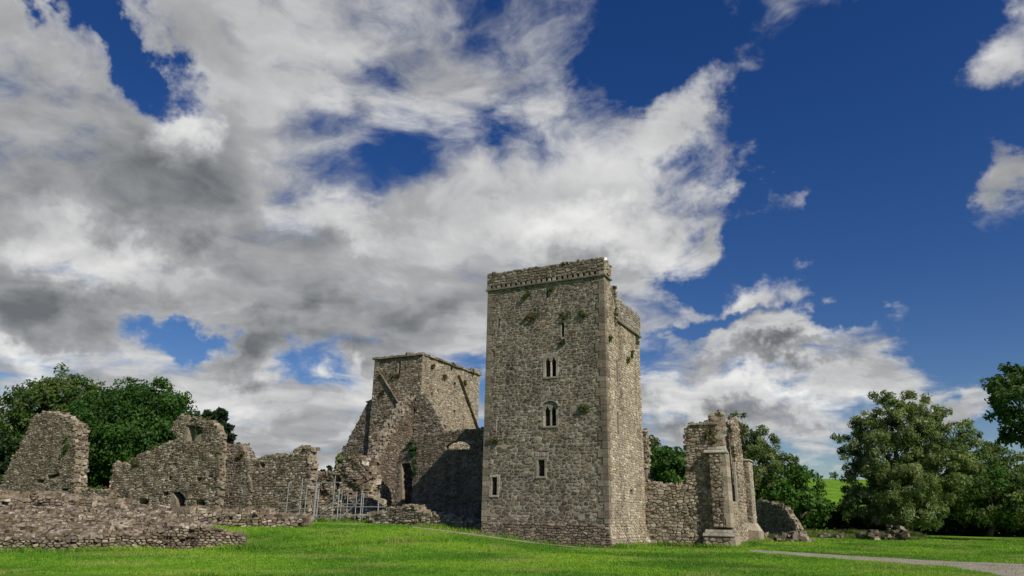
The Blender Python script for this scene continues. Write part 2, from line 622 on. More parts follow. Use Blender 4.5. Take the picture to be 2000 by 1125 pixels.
class Masonry:
    """Gathers the stones of one thing; the largest in the picture become parts, the rest one facing."""
    def __init__(self, root, mat, limit=300, minpx=10.0):
        self.root = root; self.mat = mat; self.limit = limit; self.minpx = minpx
        self.items = []; self.rub = MB(); self.cut = (.15, .28)

    def stone(self, pl, poly, gap, hmin, hmax, col):
        n = len(poly)
        cu = sum(p[0] for p in poly) / n; cv = sum(p[1] for p in poly) / n
        sh = []
        for (u, v) in poly:
            d = math.hypot(u - cu, v - cv)
            k = max(0.35, 1 - gap / max(d, 1e-4))
            sh.append((cu + (u - cu) * k, cv + (v - cv) * k))
        ring = []
        for i in range(n):                                 # cut the corners
            a = sh[i]; b = sh[(i + 1) % n]
            t = random.uniform(*self.cut)
            ring.append((a[0] + (b[0] - a[0]) * t, a[1] + (b[1] - a[1]) * t))
            ring.append((a[0] + (b[0] - a[0]) * (1 - t), a[1] + (b[1] - a[1]) * (1 - t)))
        m = len(ring)
        h = random.uniform(hmin, hmax)
        tu, tv = random.uniform(-.12, .12), random.uniform(-.12, .12)
        k = random.uniform(0.74, 0.88)
        vs = [pl.P(u, v, -0.04) for (u, v) in ring]
        for (u, v) in ring:
            du, dv = (u - cu) * k, (v - cv) * k
            vs.append(pl.P(cu + du, cv + dv, h + du * tu + dv * tv + random.uniform(-.2, .2) * h))
        vs.append(pl.P(cu + random.uniform(-.02, .02), cv, h * random.uniform(1.0, 1.35)))
        fs = []
        for i in range(m):
            j = (i + 1) % m
            fs.append((i, j, m + j, m + i)); fs.append((m + i, m + j, 2 * m))
        q = project(vs[:m])
        ext = q.max(0) - q.min(0)
        size = max(ext[0], ext[1]) if min(ext) > 3.5 else 0
        self.items.append((size, vs, fs, col))

    def face(self, pl, outline, h=0.2, w=0.36, holes=(), clips=(), pal=GREY, gap=0.022, hmin=0.015, hmax=0.06, amin=0.006, miss=0.0, **kw):
        # the winding must give outward normals for either handedness of the plane
        flip = pl.U.cross(pl.V).dot(pl.N) < 0
        for poly in cells(outline, h, w, holes, clips, **kw):
            if area(poly) < amin or random.random() < miss: continue
            s = 0
            for i in range(len(poly)):
                s += poly[i - 1][0] * poly[i][1] - poly[i][0] * poly[i - 1][1]
            if (s < 0) != flip: poly = poly[::-1]
            self.stone(pl, poly, gap, hmin, hmax, tone(pal))

    def lump(self, c, r, pal):
        self.rub.add(shard(c, r), BOX_F, tone(pal))

    def edge(self, pl, line, thick, pal, r=0.17, step=0.26):
        """Loose, uneven stones along a broken edge, right through the wall's thickness."""
        for (p, q) in zip(line[:-1], line[1:]):
            L = math.hypot(q[0] - p[0], q[1] - p[1]); n = max(1, int(L / step))
            for i in range(n):
                t = (i + random.random()) / n
                nd = max(2, int(thick / 0.3))
                for k in range(nd):
                    d = -thick * (k + random.uniform(0.1, 0.9)) / nd
                    rr = r * random.uniform(0.55, 1.25)
                    P = pl.P(p[0] + (q[0] - p[0]) * t + random.uniform(-.06, .06), p[1] + (q[1] - p[1]) * t + random.uniform(-.10, .07), d)
                    self.lump(P, (rr * 1.25, rr, rr * 0.75), pal)

    def finish(self, name='stone', facing='rubble_facing', loose='loose_stones'):
        it = sorted(self.items, key=lambda s: -s[0])
        k = 0
        while k < len(it) and k < self.limit and it[k][0] >= self.minpx: k += 1
        for (sz, vs, fs, col) in it[:k]:
            link_mesh(name, vs, fs, [col] * len(vs), self.mat, self.root)
        if len(it) > k:
            mb = MB()
            for (sz, vs, fs, col) in it[k:]: mb.add(vs, fs, col)
            tag(mb.build(facing, self.mat, self.root), kind='stuff')
        if self.rub.v:
            tag(self.rub.build(loose, self.mat, self.root), kind='stuff')


def _ico():
    t = (1 + 5 ** .5) / 2
    v = [(-1, t, 0), (1, t, 0), (-1, -t, 0), (1, -t, 0), (0, -1, t), (0, 1, t), (0, -1, -t), (0, 1, -t), (t, 0, -1), (t, 0, 1), (-t, 0, -1), (-t, 0, 1)]
    l = math.sqrt(1 + t * t)
    f = [(0, 11, 5), (0, 5, 1), (0, 1, 7), (0, 7, 10), (0, 10, 11), (1, 5, 9), (5, 11, 4), (11, 10, 2), (10, 7, 6), (7, 1, 8),
         (3, 9, 4), (3, 4, 2), (3, 2, 6), (3, 6, 8), (3, 8, 9), (4, 9, 5), (2, 4, 11), (6, 2, 10), (8, 6, 7), (9, 8, 1)]
    return [tuple(c / l for c in p) for p in v], f


ICO_V, ICO_F = _ico()
BOX_V = np.array([(-1, -1, -1), (1, -1, -1), (1, 1, -1), (-1, 1, -1), (-1, -1, 1), (1, -1, 1), (1, 1, 1), (-1, 1, 1)], float)
BOX_F = [(3, 2, 1, 0), (4, 5, 6, 7), (0, 1, 5, 4), (1, 2, 6, 5), (2, 3, 7, 6), (3, 0, 4, 7)]


def shard(c, r):
    """An angular, flat-bedded broken stone."""
    q = BOX_V * (1 + rng.uniform(-.34, .12, (8, 3))) * (np.array(r) * .86 * rng.uniform(.75, 1.3, 3))
    a = random.uniform(0, 6.28); ca, sa = math.cos(a), math.sin(a)
    t = random.gauss(0, .16)
    x = q[:, 0] * ca - q[:, 1] * sa; y = q[:, 0] * sa + q[:, 1] * ca
    return np.stack([x + c[0], y + c[1], q[:, 2] + x * t + c[2]], 1).tolist()


def rough_line(line, step=0.35, amp=0.10):
    out = []
    for (p, q) in zip(line[:-1], line[1:]):
        L = math.hypot(q[0] - p[0], q[1] - p[1]); n = max(1, int(L / step))
        for i in range(n):
            t = i / n
            a = amp if i else amp * 0.3
            out.append((p[0] + (q[0] - p[0]) * t + random.uniform(-a, a), p[1] + (q[1] - p[1]) * t + random.uniform(-a, a)))
    out.append(line[-1])
    return out


def core(name, pl, outline, thick, root, holes=(), col=MORTAR, mat=None, setback=0.0):
    """Solid wall behind the facing; holes are (polygon, depth) - depth None goes right through."""
    mb = MB()
    loops = [outline] + [h[0] for h in holes]
    flat = [p for l in loops for p in l]
    tris = geometry.tessellate_polygon([[Vector((p[0], p[1], 0)) for p in l] for l in loops])
    tris = [t for t in tris if len(set(t)) == 3]
    thru = [outline] + [h[0] for h in holes if h[1] is None]
    mb.add([pl.P(u, v, -setback) for (u, v) in flat], [tuple(t) for t in tris], col)
    flat2 = [p for l in thru for p in l]
    tris2 = geometry.tessellate_polygon([[Vector((p[0], p[1], 0)) for p in l] for l in thru])
    mb.add([pl.P(u, v, -thick) for (u, v) in flat2], [tuple(t) for t in tris2 if len(set(t)) == 3], col)

    def band(l, d):
        n = len(l)
        vs = [pl.P(u, v, -setback) for (u, v) in l] + [pl.P(u, v, -d) for (u, v) in l]
        mb.add(vs, [(i, (i + 1) % n, n + (i + 1) % n, n + i) for i in range(n)], col)
    band(outline, thick)
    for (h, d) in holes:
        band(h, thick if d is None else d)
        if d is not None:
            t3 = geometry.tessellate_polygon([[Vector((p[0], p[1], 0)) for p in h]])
            mb.add([pl.P(u, v, -d) for (u, v) in h], [tuple(t) for t in t3 if len(set(t)) == 3], (.035, .032, .03))  # back of the recess painted near-black, its shade put into the colour
    return mb.build(name, mat or M_CORE, root)


def block(mb, pl, u0, u1, v0, v1, d0, d1, col, bev=0.015):
    """A dressed block on a face, its front edges slightly eased."""
    b = min(bev, (u1 - u0) * .3, (v1 - v0) * .3)
    j = lambda: random.uniform(-.004, .004)
    P = pl.P
    vs = [P(u0, v0, d0), P(u1, v0, d0), P(u1, v1, d0), P(u0, v1, d0),
          P(u0, v0, d1 - b), P(u1, v0, d1 - b), P(u1, v1, d1 - b), P(u0, v1, d1 - b),
          P(u0 + b, v0 + b, d1 + j()), P(u1 - b, v0 + b, d1 + j()), P(u1 - b, v1 - b, d1 + j()), P(u0 + b, v1 - b, d1 + j())]
    fs = [(3, 2, 1, 0), (8, 9, 10, 11)]
    for k in range(4):
        l = (k + 1) % 4
        fs += [(k, l, 4 + l, 4 + k), (4 + k, 4 + l, 8 + l, 8 + k)]
    mb.add(vs, fs, col)


def rect(u0, u1, v0, v1):
    return [(u0, v0), (u1, v0), (u1, v1), (u0, v1)]


def arch(u0, u1, v0, vs, n=8, rise=None):
    """Opening with a round head: vs is the springing height."""
    r = (u1 - u0) / 2; c = (u0 + u1) / 2; rise = rise or r
    return [(u0, v0), (u1, v0)] + [(c + r * math.cos(t), vs + rise * math.sin(t)) for t in [math.pi * k / n for k in range(n + 1)]]

# ------------------------------------------------------------------ ground
def ground_z(x, y):
    x = np.asarray(x, float); y = np.asarray(y, float)
    z = 1.05 * sstep((y - 34) / 20) * sstep((6 - x) / 14)
    z = z + 0.55 * sstep((y - 45) / 30) * sstep((x - 12) / 10)
    z = z + (10.0 + 9.0 * sstep((x + 40) / 80)) * sstep((y - 130) / 190)
    z = z + 0.05 * np.sin(x * .35 + 1) * np.sin(y * .27)
    return z


def gz(x, y):
    return float(ground_z(x, y))


def build_ground():
    def axis(lo, hi, n, k):
        t = np.linspace(-1, 1, n)
        s = np.sinh(k * t) / math.sinh(k)
        return np.where(s < 0, -s * lo, s * hi)
    xs = axis(-1800, 1800, 161, 6.0)
    ys = np.concatenate([[-300, -60], np.linspace(-20, 110, 121), np.linspace(114, 360, 40), [420, 560, 800, 1200, 2600]])
    X, Y = np.meshgrid(xs, ys)
    Zg = ground_z(X, Y)
    n = len(xs)
    v = np.stack([X.ravel(), Y.ravel(), Zg.ravel()], 1)
    f = [(j * n + i, j * n + i + 1, (j + 1) * n + i + 1, (j + 1) * n + i) for j in range(len(ys) - 1) for i in range(n - 1)]
    o = link_mesh('ground', v, f, None, M_GROUND, None, True)
    tag(o, 'sloping grass ground that rises to a green field on the horizon', None, None, 'structure')


build_ground()


def strip(name, left, right, mat, lift=0.012, n=40):
    """A path draped on the ground between two poly-lines (world xy)."""
    def sample(line, n):
        P = np.array(line, float)
        d = np.r_[0, np.cumsum(np.hypot(*(P[1:] - P[:-1]).T))]
        t = np.linspace(0, d[-1], n)
        return np.stack([np.interp(t, d, P[:, 0]), np.interp(t, d, P[:, 1])], 1)
    a = sample(left, n); b = sample(right, n)
    a += rng.normal(0, .05, a.shape); b += rng.normal(0, .05, b.shape)
    k = 5
    v = []; f = []
    for i in range(n):
        for j in range(k):
            p = a[i] + (b[i] - a[i]) * j / (k - 1)
            v.append((p[0], p[1], gz(p[0], p[1]) + lift))
    for i in range(n - 1):
        for j in range(k - 1):
            f.append((i * k + j, i * k + j + 1, (i + 1) * k + j + 1, (i + 1) * k + j))
    o = link_mesh(name, v, f, None, mat, None, True)
    return o, [tuple(p) for p in a] + [tuple(p) for p in b[::-1]]


def g(px, py, z=0.0):
    p = on_z(px, py, z)
    return (p.x, p.y)


EXCLUDE = []
o, poly = strip('gravel_path', [g(1462, 1074), g(1600, 1081), g(1750, 1089), g(1860, 1096), g(2000, 1102), g(2250, 1110)],
                [g(1462, 1079), g(1600, 1089), g(1750, 1100), g(1850, 1109), g(1930, 1122), g(2100, 1158)], M_GRAVEL)
tag(o, 'narrow grey gravel path crossing the lawn', None, None, 'structure'); EXCLUDE.append(poly)
ax0 = W(.75, -.75); ax1 = W(-9.0, -.75); ax2 = W(-20, 4.2)
o, poly = strip('gravel_strip', [(W(.5, -.30)).to_tuple()[:2], (W(-9.0, -.30)).to_tuple()[:2], (W(-14, -.1)).to_tuple()[:2]],
                [(W(.8, -1.1)).to_tuple()[:2], (W(-9.0, -1.9)).to_tuple()[:2], (W(-14, -1.5)).to_tuple()[:2]], M_GRAVEL)
tag(o, 'thin gravel margin along the foot of the tall tower', None, None, 'structure'); EXCLUDE.append(poly)


# ------------------------------------------------------------------ the tall square tower
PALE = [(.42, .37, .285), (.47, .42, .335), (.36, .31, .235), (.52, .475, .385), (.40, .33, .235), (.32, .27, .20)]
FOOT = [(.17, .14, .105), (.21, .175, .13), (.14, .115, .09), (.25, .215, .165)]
def build_tower():
    root = thing('stone_tower', 'tall square grey rubble-stone tower with small mullioned windows and a parapet', 'tower', W(-4.3, 3.7, 0))
    F = face_b(0.0)                     # the broad face to the left
    S = face_a(0.0)                     # the sunlit side face
    uL = F.px(948, 800)[0]              # far left edge, about -8.6
    zs = F.px(1178, 538)[1]             # under the parapet
    zt = F.px(1178, 503)[1]             # top of the parapet
    bR = S.px(1252, 760)[0]
    z_low = S.px(1228, 645)[1]          # string course of the lower side parapet
    zp = 1.40                           # top of the battered foot
    b_hi = S.px(1191, 548)[0]           # how far the tall front part returns along the side
    mas = Masonry(root, M_TOWER, 300, 10)
    # --- openings of the broad face
    holes = []
    win = MB

    def pr(x0, x1, y0, y1):
        a = F.px(x0, (y0 + y1) / 2); b = F.px(x1, (y0 + y1) / 2); c = F.px((x0 + x1) / 2, y1); d = F.px((x0 + x1) / 2, y0)
        return a[0], b[0], c[1], d[1]
    frames = []
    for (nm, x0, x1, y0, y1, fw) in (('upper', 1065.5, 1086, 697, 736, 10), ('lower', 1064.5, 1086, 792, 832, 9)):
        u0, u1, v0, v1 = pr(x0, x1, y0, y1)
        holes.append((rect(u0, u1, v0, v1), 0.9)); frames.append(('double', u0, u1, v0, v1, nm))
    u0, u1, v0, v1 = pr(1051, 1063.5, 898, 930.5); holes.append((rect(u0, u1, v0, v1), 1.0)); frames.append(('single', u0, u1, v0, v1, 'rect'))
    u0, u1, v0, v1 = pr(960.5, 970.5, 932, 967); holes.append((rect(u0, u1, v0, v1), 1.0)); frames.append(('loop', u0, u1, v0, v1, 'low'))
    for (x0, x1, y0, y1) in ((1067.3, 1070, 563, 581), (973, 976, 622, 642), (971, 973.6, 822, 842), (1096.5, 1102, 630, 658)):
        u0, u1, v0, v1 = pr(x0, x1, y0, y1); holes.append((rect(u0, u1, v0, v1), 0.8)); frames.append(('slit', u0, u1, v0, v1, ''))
    out = rect(uL, 0, zp - .1, zs)
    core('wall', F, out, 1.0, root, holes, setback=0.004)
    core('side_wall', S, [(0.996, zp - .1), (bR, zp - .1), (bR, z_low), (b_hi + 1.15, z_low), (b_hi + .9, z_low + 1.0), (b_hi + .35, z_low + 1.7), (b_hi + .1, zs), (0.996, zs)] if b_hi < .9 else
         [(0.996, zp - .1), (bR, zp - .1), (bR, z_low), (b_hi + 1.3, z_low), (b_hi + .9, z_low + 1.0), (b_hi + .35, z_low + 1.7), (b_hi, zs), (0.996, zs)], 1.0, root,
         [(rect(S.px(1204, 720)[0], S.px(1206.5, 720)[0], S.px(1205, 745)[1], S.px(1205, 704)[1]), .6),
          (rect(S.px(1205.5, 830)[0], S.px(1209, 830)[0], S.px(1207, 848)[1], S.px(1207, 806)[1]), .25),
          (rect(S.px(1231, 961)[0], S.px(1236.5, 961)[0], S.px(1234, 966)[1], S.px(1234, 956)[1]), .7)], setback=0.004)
    # far and hidden walls of the shaft, plus the wall-walk
    mb = MB()
    B = Plane(W(0, bR - .004), -E1, Z, E2); L_ = Plane(W(uL + .004, 0), -E2, Z, -E1)
    mb.hexa([W(uL, bR - 1, zp - .1), W(-.99, bR - 1, zp - .1), W(-.99, bR - .004, zp - .1), W(uL, bR - .004, zp - .1),
             W(uL, bR - 1, z_low), W(-.99, bR - 1, z_low), W(-.99, bR - .004, z_low), W(uL, bR - .004, z_low)], MORTAR_D)
    mb.hexa([W(uL + .004, 1.0, zp - .1), W(uL + 1, 1.0, zp - .1), W(uL + 1, bR - 1.0, zp - .1), W(uL + .004, bR - 1.0, zp - .1),
             W(uL + .004, 1.0, z_low), W(uL + 1, 1.0, z_low), W(uL + 1, bR - 1.0, z_low), W(uL + .004, bR - 1.0, z_low)], MORTAR_D)
    mb.hexa([W(uL + 1, 1.0, z_low - .3), W(-.99, 1.0, z_low - .3), W(-.99, bR - 1, z_low - .3), W(uL + 1, bR - 1, z_low - .3),
             W(uL + 1, 1.0, z_low - .02), W(-.99, 1.0, z_low - .02), W(-.99, bR - 1, z_low - .02), W(uL + 1, bR - 1, z_low - .02)], MORTAR_D)
    mb.hexa([W(uL + .004, 1.0, z_low), W(uL + .5, 1.0, z_low), W(uL + .5, bR, z_low), W(uL + .004, bR, z_low),
             W(uL + .004, 1.0, z_low + 1.25), W(uL + .5, 1.0, z_low + 1.25), W(uL + .5, bR, z_low + 1.25), W(uL + .004, bR, z_low + 1.25)], MORTAR_D)
    mb.build('rear_wall', M_CORE, root)
    # --- facing stones
    hp = [rect(h[0][0][0] - .04, h[0][2][0] + .04, h[0][0][1] - .04, h[0][2][1] + .04) for h in holes]
    fr = [rect(f[1] - (.16 if f[0] != 'slit' else .03), f[2] + (.16 if f[0] != 'slit' else .03), f[3] - (.16 if f[0] != 'slit' else .03), f[4] + (.3 if f[0] == 'double' else .2 if f[0] != 'slit' else .05)) for f in frames]
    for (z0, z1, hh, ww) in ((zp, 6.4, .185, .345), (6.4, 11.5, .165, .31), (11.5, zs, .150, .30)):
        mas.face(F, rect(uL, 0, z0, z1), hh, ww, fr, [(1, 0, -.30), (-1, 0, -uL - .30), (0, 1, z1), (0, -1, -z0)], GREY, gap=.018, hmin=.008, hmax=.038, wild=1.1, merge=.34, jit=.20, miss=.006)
    side = [(0, zp), (bR, zp), (bR, z_low), (b_hi + 1.2, z_low), (b_hi + .9, z_low + 1.0), (b_hi + .35, z_low + 1.7), (b_hi, zs), (0, zs)]
    sh = [rect(S.px(1203, 720)[0], S.px(1207.5, 720)[0], S.px(1205, 747)[1], S.px(1205, 702)[1]),
          rect(S.px(1204.5, 830)[0], S.px(1210, 830)[0], S.px(1207, 850)[1], S.px(1207, 804)[1]),
          rect(S.px(1230, 961)[0], S.px(1237.5, 961)[0], S.px(1234, 968)[1], S.px(1234, 954)[1])]
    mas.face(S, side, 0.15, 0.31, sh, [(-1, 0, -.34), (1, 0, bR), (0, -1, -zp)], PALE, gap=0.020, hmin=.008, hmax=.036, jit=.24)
    # --- battered foot (two sloping faces meeting at the corner)
    fl = 0.38; zb = -0.6
    q0 = [W(uL - .12, -fl * .75, zb), W(fl, -fl, zb), W(fl, bR + .05, zb), W(uL - .12, bR, zb)]
    q1 = [W(uL, -.02, zp), W(.02, -.02, zp), W(.02, bR, zp), W(uL, bR, zp)]
    mb = MB(); mb.hexa(q0 + q1, MORTAR_D); mb.build('battered_foot', M_CORE, root)

    def tilt(p0, p1, t0):
        U = (p1 - p0).normalized(); V = (t0 - p0); V = (V - U * V.dot(U)).normalized(); N_ = U.cross(V)
        return Plane(p0, U, V, N_), V.dot(t0 - p0), (p1 - p0).length
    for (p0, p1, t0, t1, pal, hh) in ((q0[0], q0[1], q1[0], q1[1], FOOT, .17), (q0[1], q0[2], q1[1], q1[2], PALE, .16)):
        T, vv, LL = tilt(p0, p1, t0)
        o0 = (t0 - T.O).dot(T.U); o1 = (t1 - T.O).dot(T.U)
        ol = [(0, 0), (LL, 0), (o1, vv), (o0, vv)]
        sl0, sl1 = o0 / vv, (o1 - LL) / vv
        mas.face(T, ol, hh, 0.31, (), [(0, 1, vv), (1, -sl1, LL), (-1, sl0, 0)], pal, gap=.018, hmin=.01, hmax=.06)
    # --- quoins up the corner and the far edge
    v = zp
    k = 0
    while v < zs - .1:
        h = random.uniform(.34, .58)
        if v + h > zs: h = zs - v
        l, s = (.62, .34) if k % 2 else (.36, .60)
        l += random.uniform(-.08, .12); s += random.uniform(-.08, .12)
        c = tone([(.245, .21, .165), (.22, .187, .147)]) if v < 6 else tone([(.205, .173, .135), (.185, .155, .12)])
        e = .05
        mb = MB()
        A = [W(-l, -e, v + .012), W(e, -e, v + .012), W(e, s, v + .012), W(-l, s, v + .012)]
        mb.hexa(A + [p + Z * (h - .024) for p in A], c)
        mb.build('quoin', M_ASHLAR, root)
        l = .52 if k % 2 else .34
        A = [W(uL - e, -e, v + .012), W(uL + l, -e, v + .012), W(uL + l, .4, v + .012), W(uL - e, .4, v + .012)]
        mb = MB(); mb.hexa(A + [p + Z * (h - .024) for p in A], tone([(.235, .20, .158)]) if v < 7 else tone(GREY[:2]))
        mb.build('quoin', M_ASHLAR, root)
        v += h; k += 1
    # --- windows
    for (kind, u0, u1, v0, v1, nm) in frames:
        if kind == 'slit':
            mb = MB(); c = tone(ASH)
            block(mb, F, u0 - .13, u0, v0 - .02, v1 + .02, -.3, .02, c); mb.build('slit_jamb', M_ASHLAR, root)
            continue
        wr = bpy.data.objects.new('window', None)
        wr['base'] = tuple(F.P((u0 + u1) / 2, v0)); wr.location = wr['base']; COL.objects.link(wr); adopt(wr, root)
        wr['label'] = {'upper': 'twin-light window with pointed heads high on the broad face', 'lower': 'twin-light window under an arched hood',
                       'rect': 'single rectangular window with pale dressed surround', 'low': 'narrow loop beside the far left corner'}[nm]

        def part(n, *a):
            m_ = MB(); block(m_, F, *a, tone(ASH)); p_ = link_mesh(n, m_.v, m_.f, m_.c, M_ASHLAR); adopt(p_, wr)
        jw = .16
        nj = 2
        for i in range(nj):
            a = v0 + (v1 - v0) * i / nj; b = v0 + (v1 - v0) * (i + 1) / nj
            part('jamb', u0 - jw - random.uniform(0, .05), u0, a + .004, b - .004, -.35, .025)
            part('jamb', u1, u1 + jw + random.uniform(0, .05), a + .004, b - .004, -.35, .025)
        part('sill', u0 - .16, u1 + .16, v0 - .13, v0 - .004, -.35, .08)
        if kind == 'double':
            um = (u0 + u1) / 2
            part('mullion', um - .055, um + .055, v0, v1 - .16, -.22, -.02)
            # the head: a slab with two small pointed lights cut in it and an arched top
            vt = v1 - .32
            w2 = um - .055 - u0
            L1 = [(u0, vt), (u0 + w2 * .5, v1 - .02), (um - .055, vt), (um + .055, vt), (um + .055 + w2 * .5, v1 - .02), (u1, vt)]
            r = (u1 - u0) / 2 + jw
            top = [(um + r * math.cos(t), v1 - .10 + r * .62 * math.sin(t)) for t in [math.pi * i / 8 for i in range(9)]]
            ol = [(u0 - jw, vt + .02), (u0, vt)] + L1[1:3] + L1[3:5] + [(u1, vt), (u1 + jw, vt + .02)] + top
            h_ = core('window_head', F, [(p[0], p[1]) for p in ol], .36, None, (), tone(ASH), M_ASHLAR, setback=-.03)
            adopt(h_, wr)
            if nm == 'lower':
                m_ = MB()
                for i in range(8):
                    t0, t1 = math.pi * i / 8, math.pi * (i + 1) / 8
                    ri, ro = r + .01, r + .13
                    f = lambda rr, t: (um + rr * math.cos(t), v1 - .08 + rr * .66 * math.sin(t))
                    pts = [f(ri, t0), f(ro, t0), f(ro, t1), f(ri, t1)]
                    m_.hexa([F.P(*p, -.05) for p in pts] + [F.P(*p, .13) for p in pts], tone(ASH))
                h_ = m_.build('hood_mould', M_ASHLAR); adopt(h_, wr)
        else:
            part('lintel', u0 - .2, u1 + .2, v1 + .004, v1 + .17, -.35, .025)
            if nm == 'rect':
                n = 6
                for i in range(n):
                    a = u0 - .22 + (u1 - u0 + .44) * i / n
                    b = u0 - .22 + (u1 - u0 + .44) * (i + 1) / n
                    part('relieving_stone', a + .006, b - .006, v1 + .2, v1 + .48 + random.uniform(-.04, .04), -.05, .04)
    # --- string course, drain slots and the parapet of the broad face
    th = .42
    lo = zs - .02
    mb = MB()
    A = [W(uL - .16, -.17, lo), W(.17, -.17, lo), W(.17, b_hi, lo), W(uL - .16, b_hi, lo)]
    mb.hexa(A + [p + Z * .12 for p in A], (.16, .145, .12)); mb.build('string_course', M_ASHLAR, root)
    slot = .15; z0 = lo + .12; z1 = z0 + .24
    n = 21; span = (-.25) - (uL + .2)
    for i in range(n):                                   # blocks between the drain slots
        a = uL + .2 + span * i / n + random.uniform(-.03, .03); b = uL + .2 + span * (i + 1) / n + random.uniform(-.05, .0)
        mb = MB(); block(mb, F, a + slot * random.uniform(.8, 1.05), b, z0 + .003, z1, -.5, .10, tone(GREY)); mb.build('parapet_block', M_ASHLAR, root)
    mb = MB()
    for (a0, a1) in ((uL - .1, uL + .2), (-.25, .10)):
        mb.hexa([W(a0, -.10, z0 + .003), W(a1, -.10, z0 + .003), W(a1, th, z0 + .003), W(a0, th, z0 + .003), W(a0, -.10, z1), W(a1, -.10, z1), W(a1, th, z1), W(a0, th, z1)], tone(GREY))
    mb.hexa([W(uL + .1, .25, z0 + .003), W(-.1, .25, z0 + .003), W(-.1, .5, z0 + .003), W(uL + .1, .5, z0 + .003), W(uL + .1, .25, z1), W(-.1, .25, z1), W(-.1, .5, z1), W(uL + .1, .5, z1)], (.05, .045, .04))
    mb.build('parapet_base', M_ASHLAR, root)
    PF = face_b(-.10); PS = face_a(.10, 0)
    uT = [(uL - .1, zt)] + [(uL + (0 - uL) * i / 24, zt + random.uniform(-.05, .02)) for i in range(1, 24)] + [(.1, zt + .02)]
    ol = [(uL - .1, z1), (.1, z1)] + uT[::-1]
    core('parapet', PF, ol, .55, root, setback=.02, col=MORTAR_D)
    mas.face(PF, ol, .17, .36, (), [(1, 0, .1), (-1, 0, -uL + .1), (0, -1, -z1)], [(.215, .185, .147), (.25, .22, .178), (.185, .157, .124)], gap=.018, hmin=.01, hmax=.04)
    mas.edge(PF, uT, .5, [(.22, .19, .15), (.25, .22, .178)], .10, .3)
    ol2 = [(-.08, z1), (b_hi, z1), (b_hi, zt - .2), (.3, zt), (-.08, zt)]
    core('parapet_return', PS, ol2, .5, root, setback=.02, col=MORTAR_D)
    mas.face(PS, ol2, .17, .34, (), [(1, 0, b_hi), (-1, 0, .08)], TAN, gap=.018, hmin=.01, hmax=.04)
    mas.edge(PS, [(b_hi, z1), (b_hi, zt - .2), (.3, zt)], .5, GREY, .12, .3)
    # --- lower parapet of the side face
    b2 = b_hi + 1.15
    zq = S.px(1228, 603)[1]
    mb = MB()
    A = [W(-.3, b2, z_low), W(.17, b2, z_low), W(.17, bR + .15, z_low), W(-.3, bR + .15, z_low)]
    mb.hexa(A + [p + Z * .13 for p in A], (.17, .155, .13)); mb.build('side_string_course', M_ASHLAR, root)
    n = 12
    for i in range(n):
        a = b2 + .1 + (bR - b2) * i / n; b = a + (bR - b2) / n
        mb = MB(); block(mb, S, a + .17, b, z_low + .133, z_low + .40, -.4, .10, tone(ASH)); mb.build('parapet_block', M_ASHLAR, root)
    mb = MB()
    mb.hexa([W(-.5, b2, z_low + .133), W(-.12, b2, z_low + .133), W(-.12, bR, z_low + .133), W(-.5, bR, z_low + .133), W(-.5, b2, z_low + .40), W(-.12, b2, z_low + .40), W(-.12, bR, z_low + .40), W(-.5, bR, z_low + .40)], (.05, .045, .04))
    mb.build('side_parapet_base', M_ASHLAR, root)
    top = [(b2 - .15, zq + .9), (b2 + .1, zq + .25)] + [(b2 + .1 + (bR - b2) * i / 12, zq + random.uniform(-.09, .07)) for i in range(1, 12)] + [(bR + .1, zq - .1)]
    ol3 = [(b2 - .2, z_low + .40), (bR + .1, z_low + .40)] + top[::-1]
    core('side_parapet', PS, ol3, .5, root, setback=.02, col=MORTAR_D)
    mas.face(PS, ol3, .17, .36, (), [(1, 0, bR + .1), (0, -1, -z_low - .4)], [(.30, .28, .24), (.36, .335, .29), (.25, .23, .195)], gap=.018, hmin=.01, hmax=.04)
    mas.edge(PS, top, .45, [(.28, .26, .22), (.34, .31, .27)], .12, .3)
    # broken step between the two parapets
    mas.edge(S, [(b_hi, zs), (b_hi + .35, z_low + 1.7), (b_hi + .9, z_low + 1.0), (b_hi + 1.2, z_low)], .9, TAN, .16, .24)
    mas.finish()
    print('tower', uL, zs, zt, bR, z_low, b_hi, len(mas.items))
    # fitting on the parapet corner
    mb = MB(); P = W(.14, .10, zt - .34)
    mb.tube(P, P + Z * .12, .03, .03, 8)
    fit = thing('roof_fitting', 'small white fitting on the corner of the tall tower parapet', 'light fitting', P)
    mb.build('bracket', M_STEEL, fit)
    mb = MB(); c = P + Z * .23
    mb.hexa([c + Vector(q) for q in ((-.13, -.09, -.11), (.13, -.09, -.11), (.13, .09, -.13), (-.13, .09, -.13), (-.11, -.07, .11), (.11, -.07, .11), (.11, .09, .13), (-.11, .09, .13))])
    mb.build('housing', M_WHITE, fit)
    return F, S


TF, TS = build_tower()


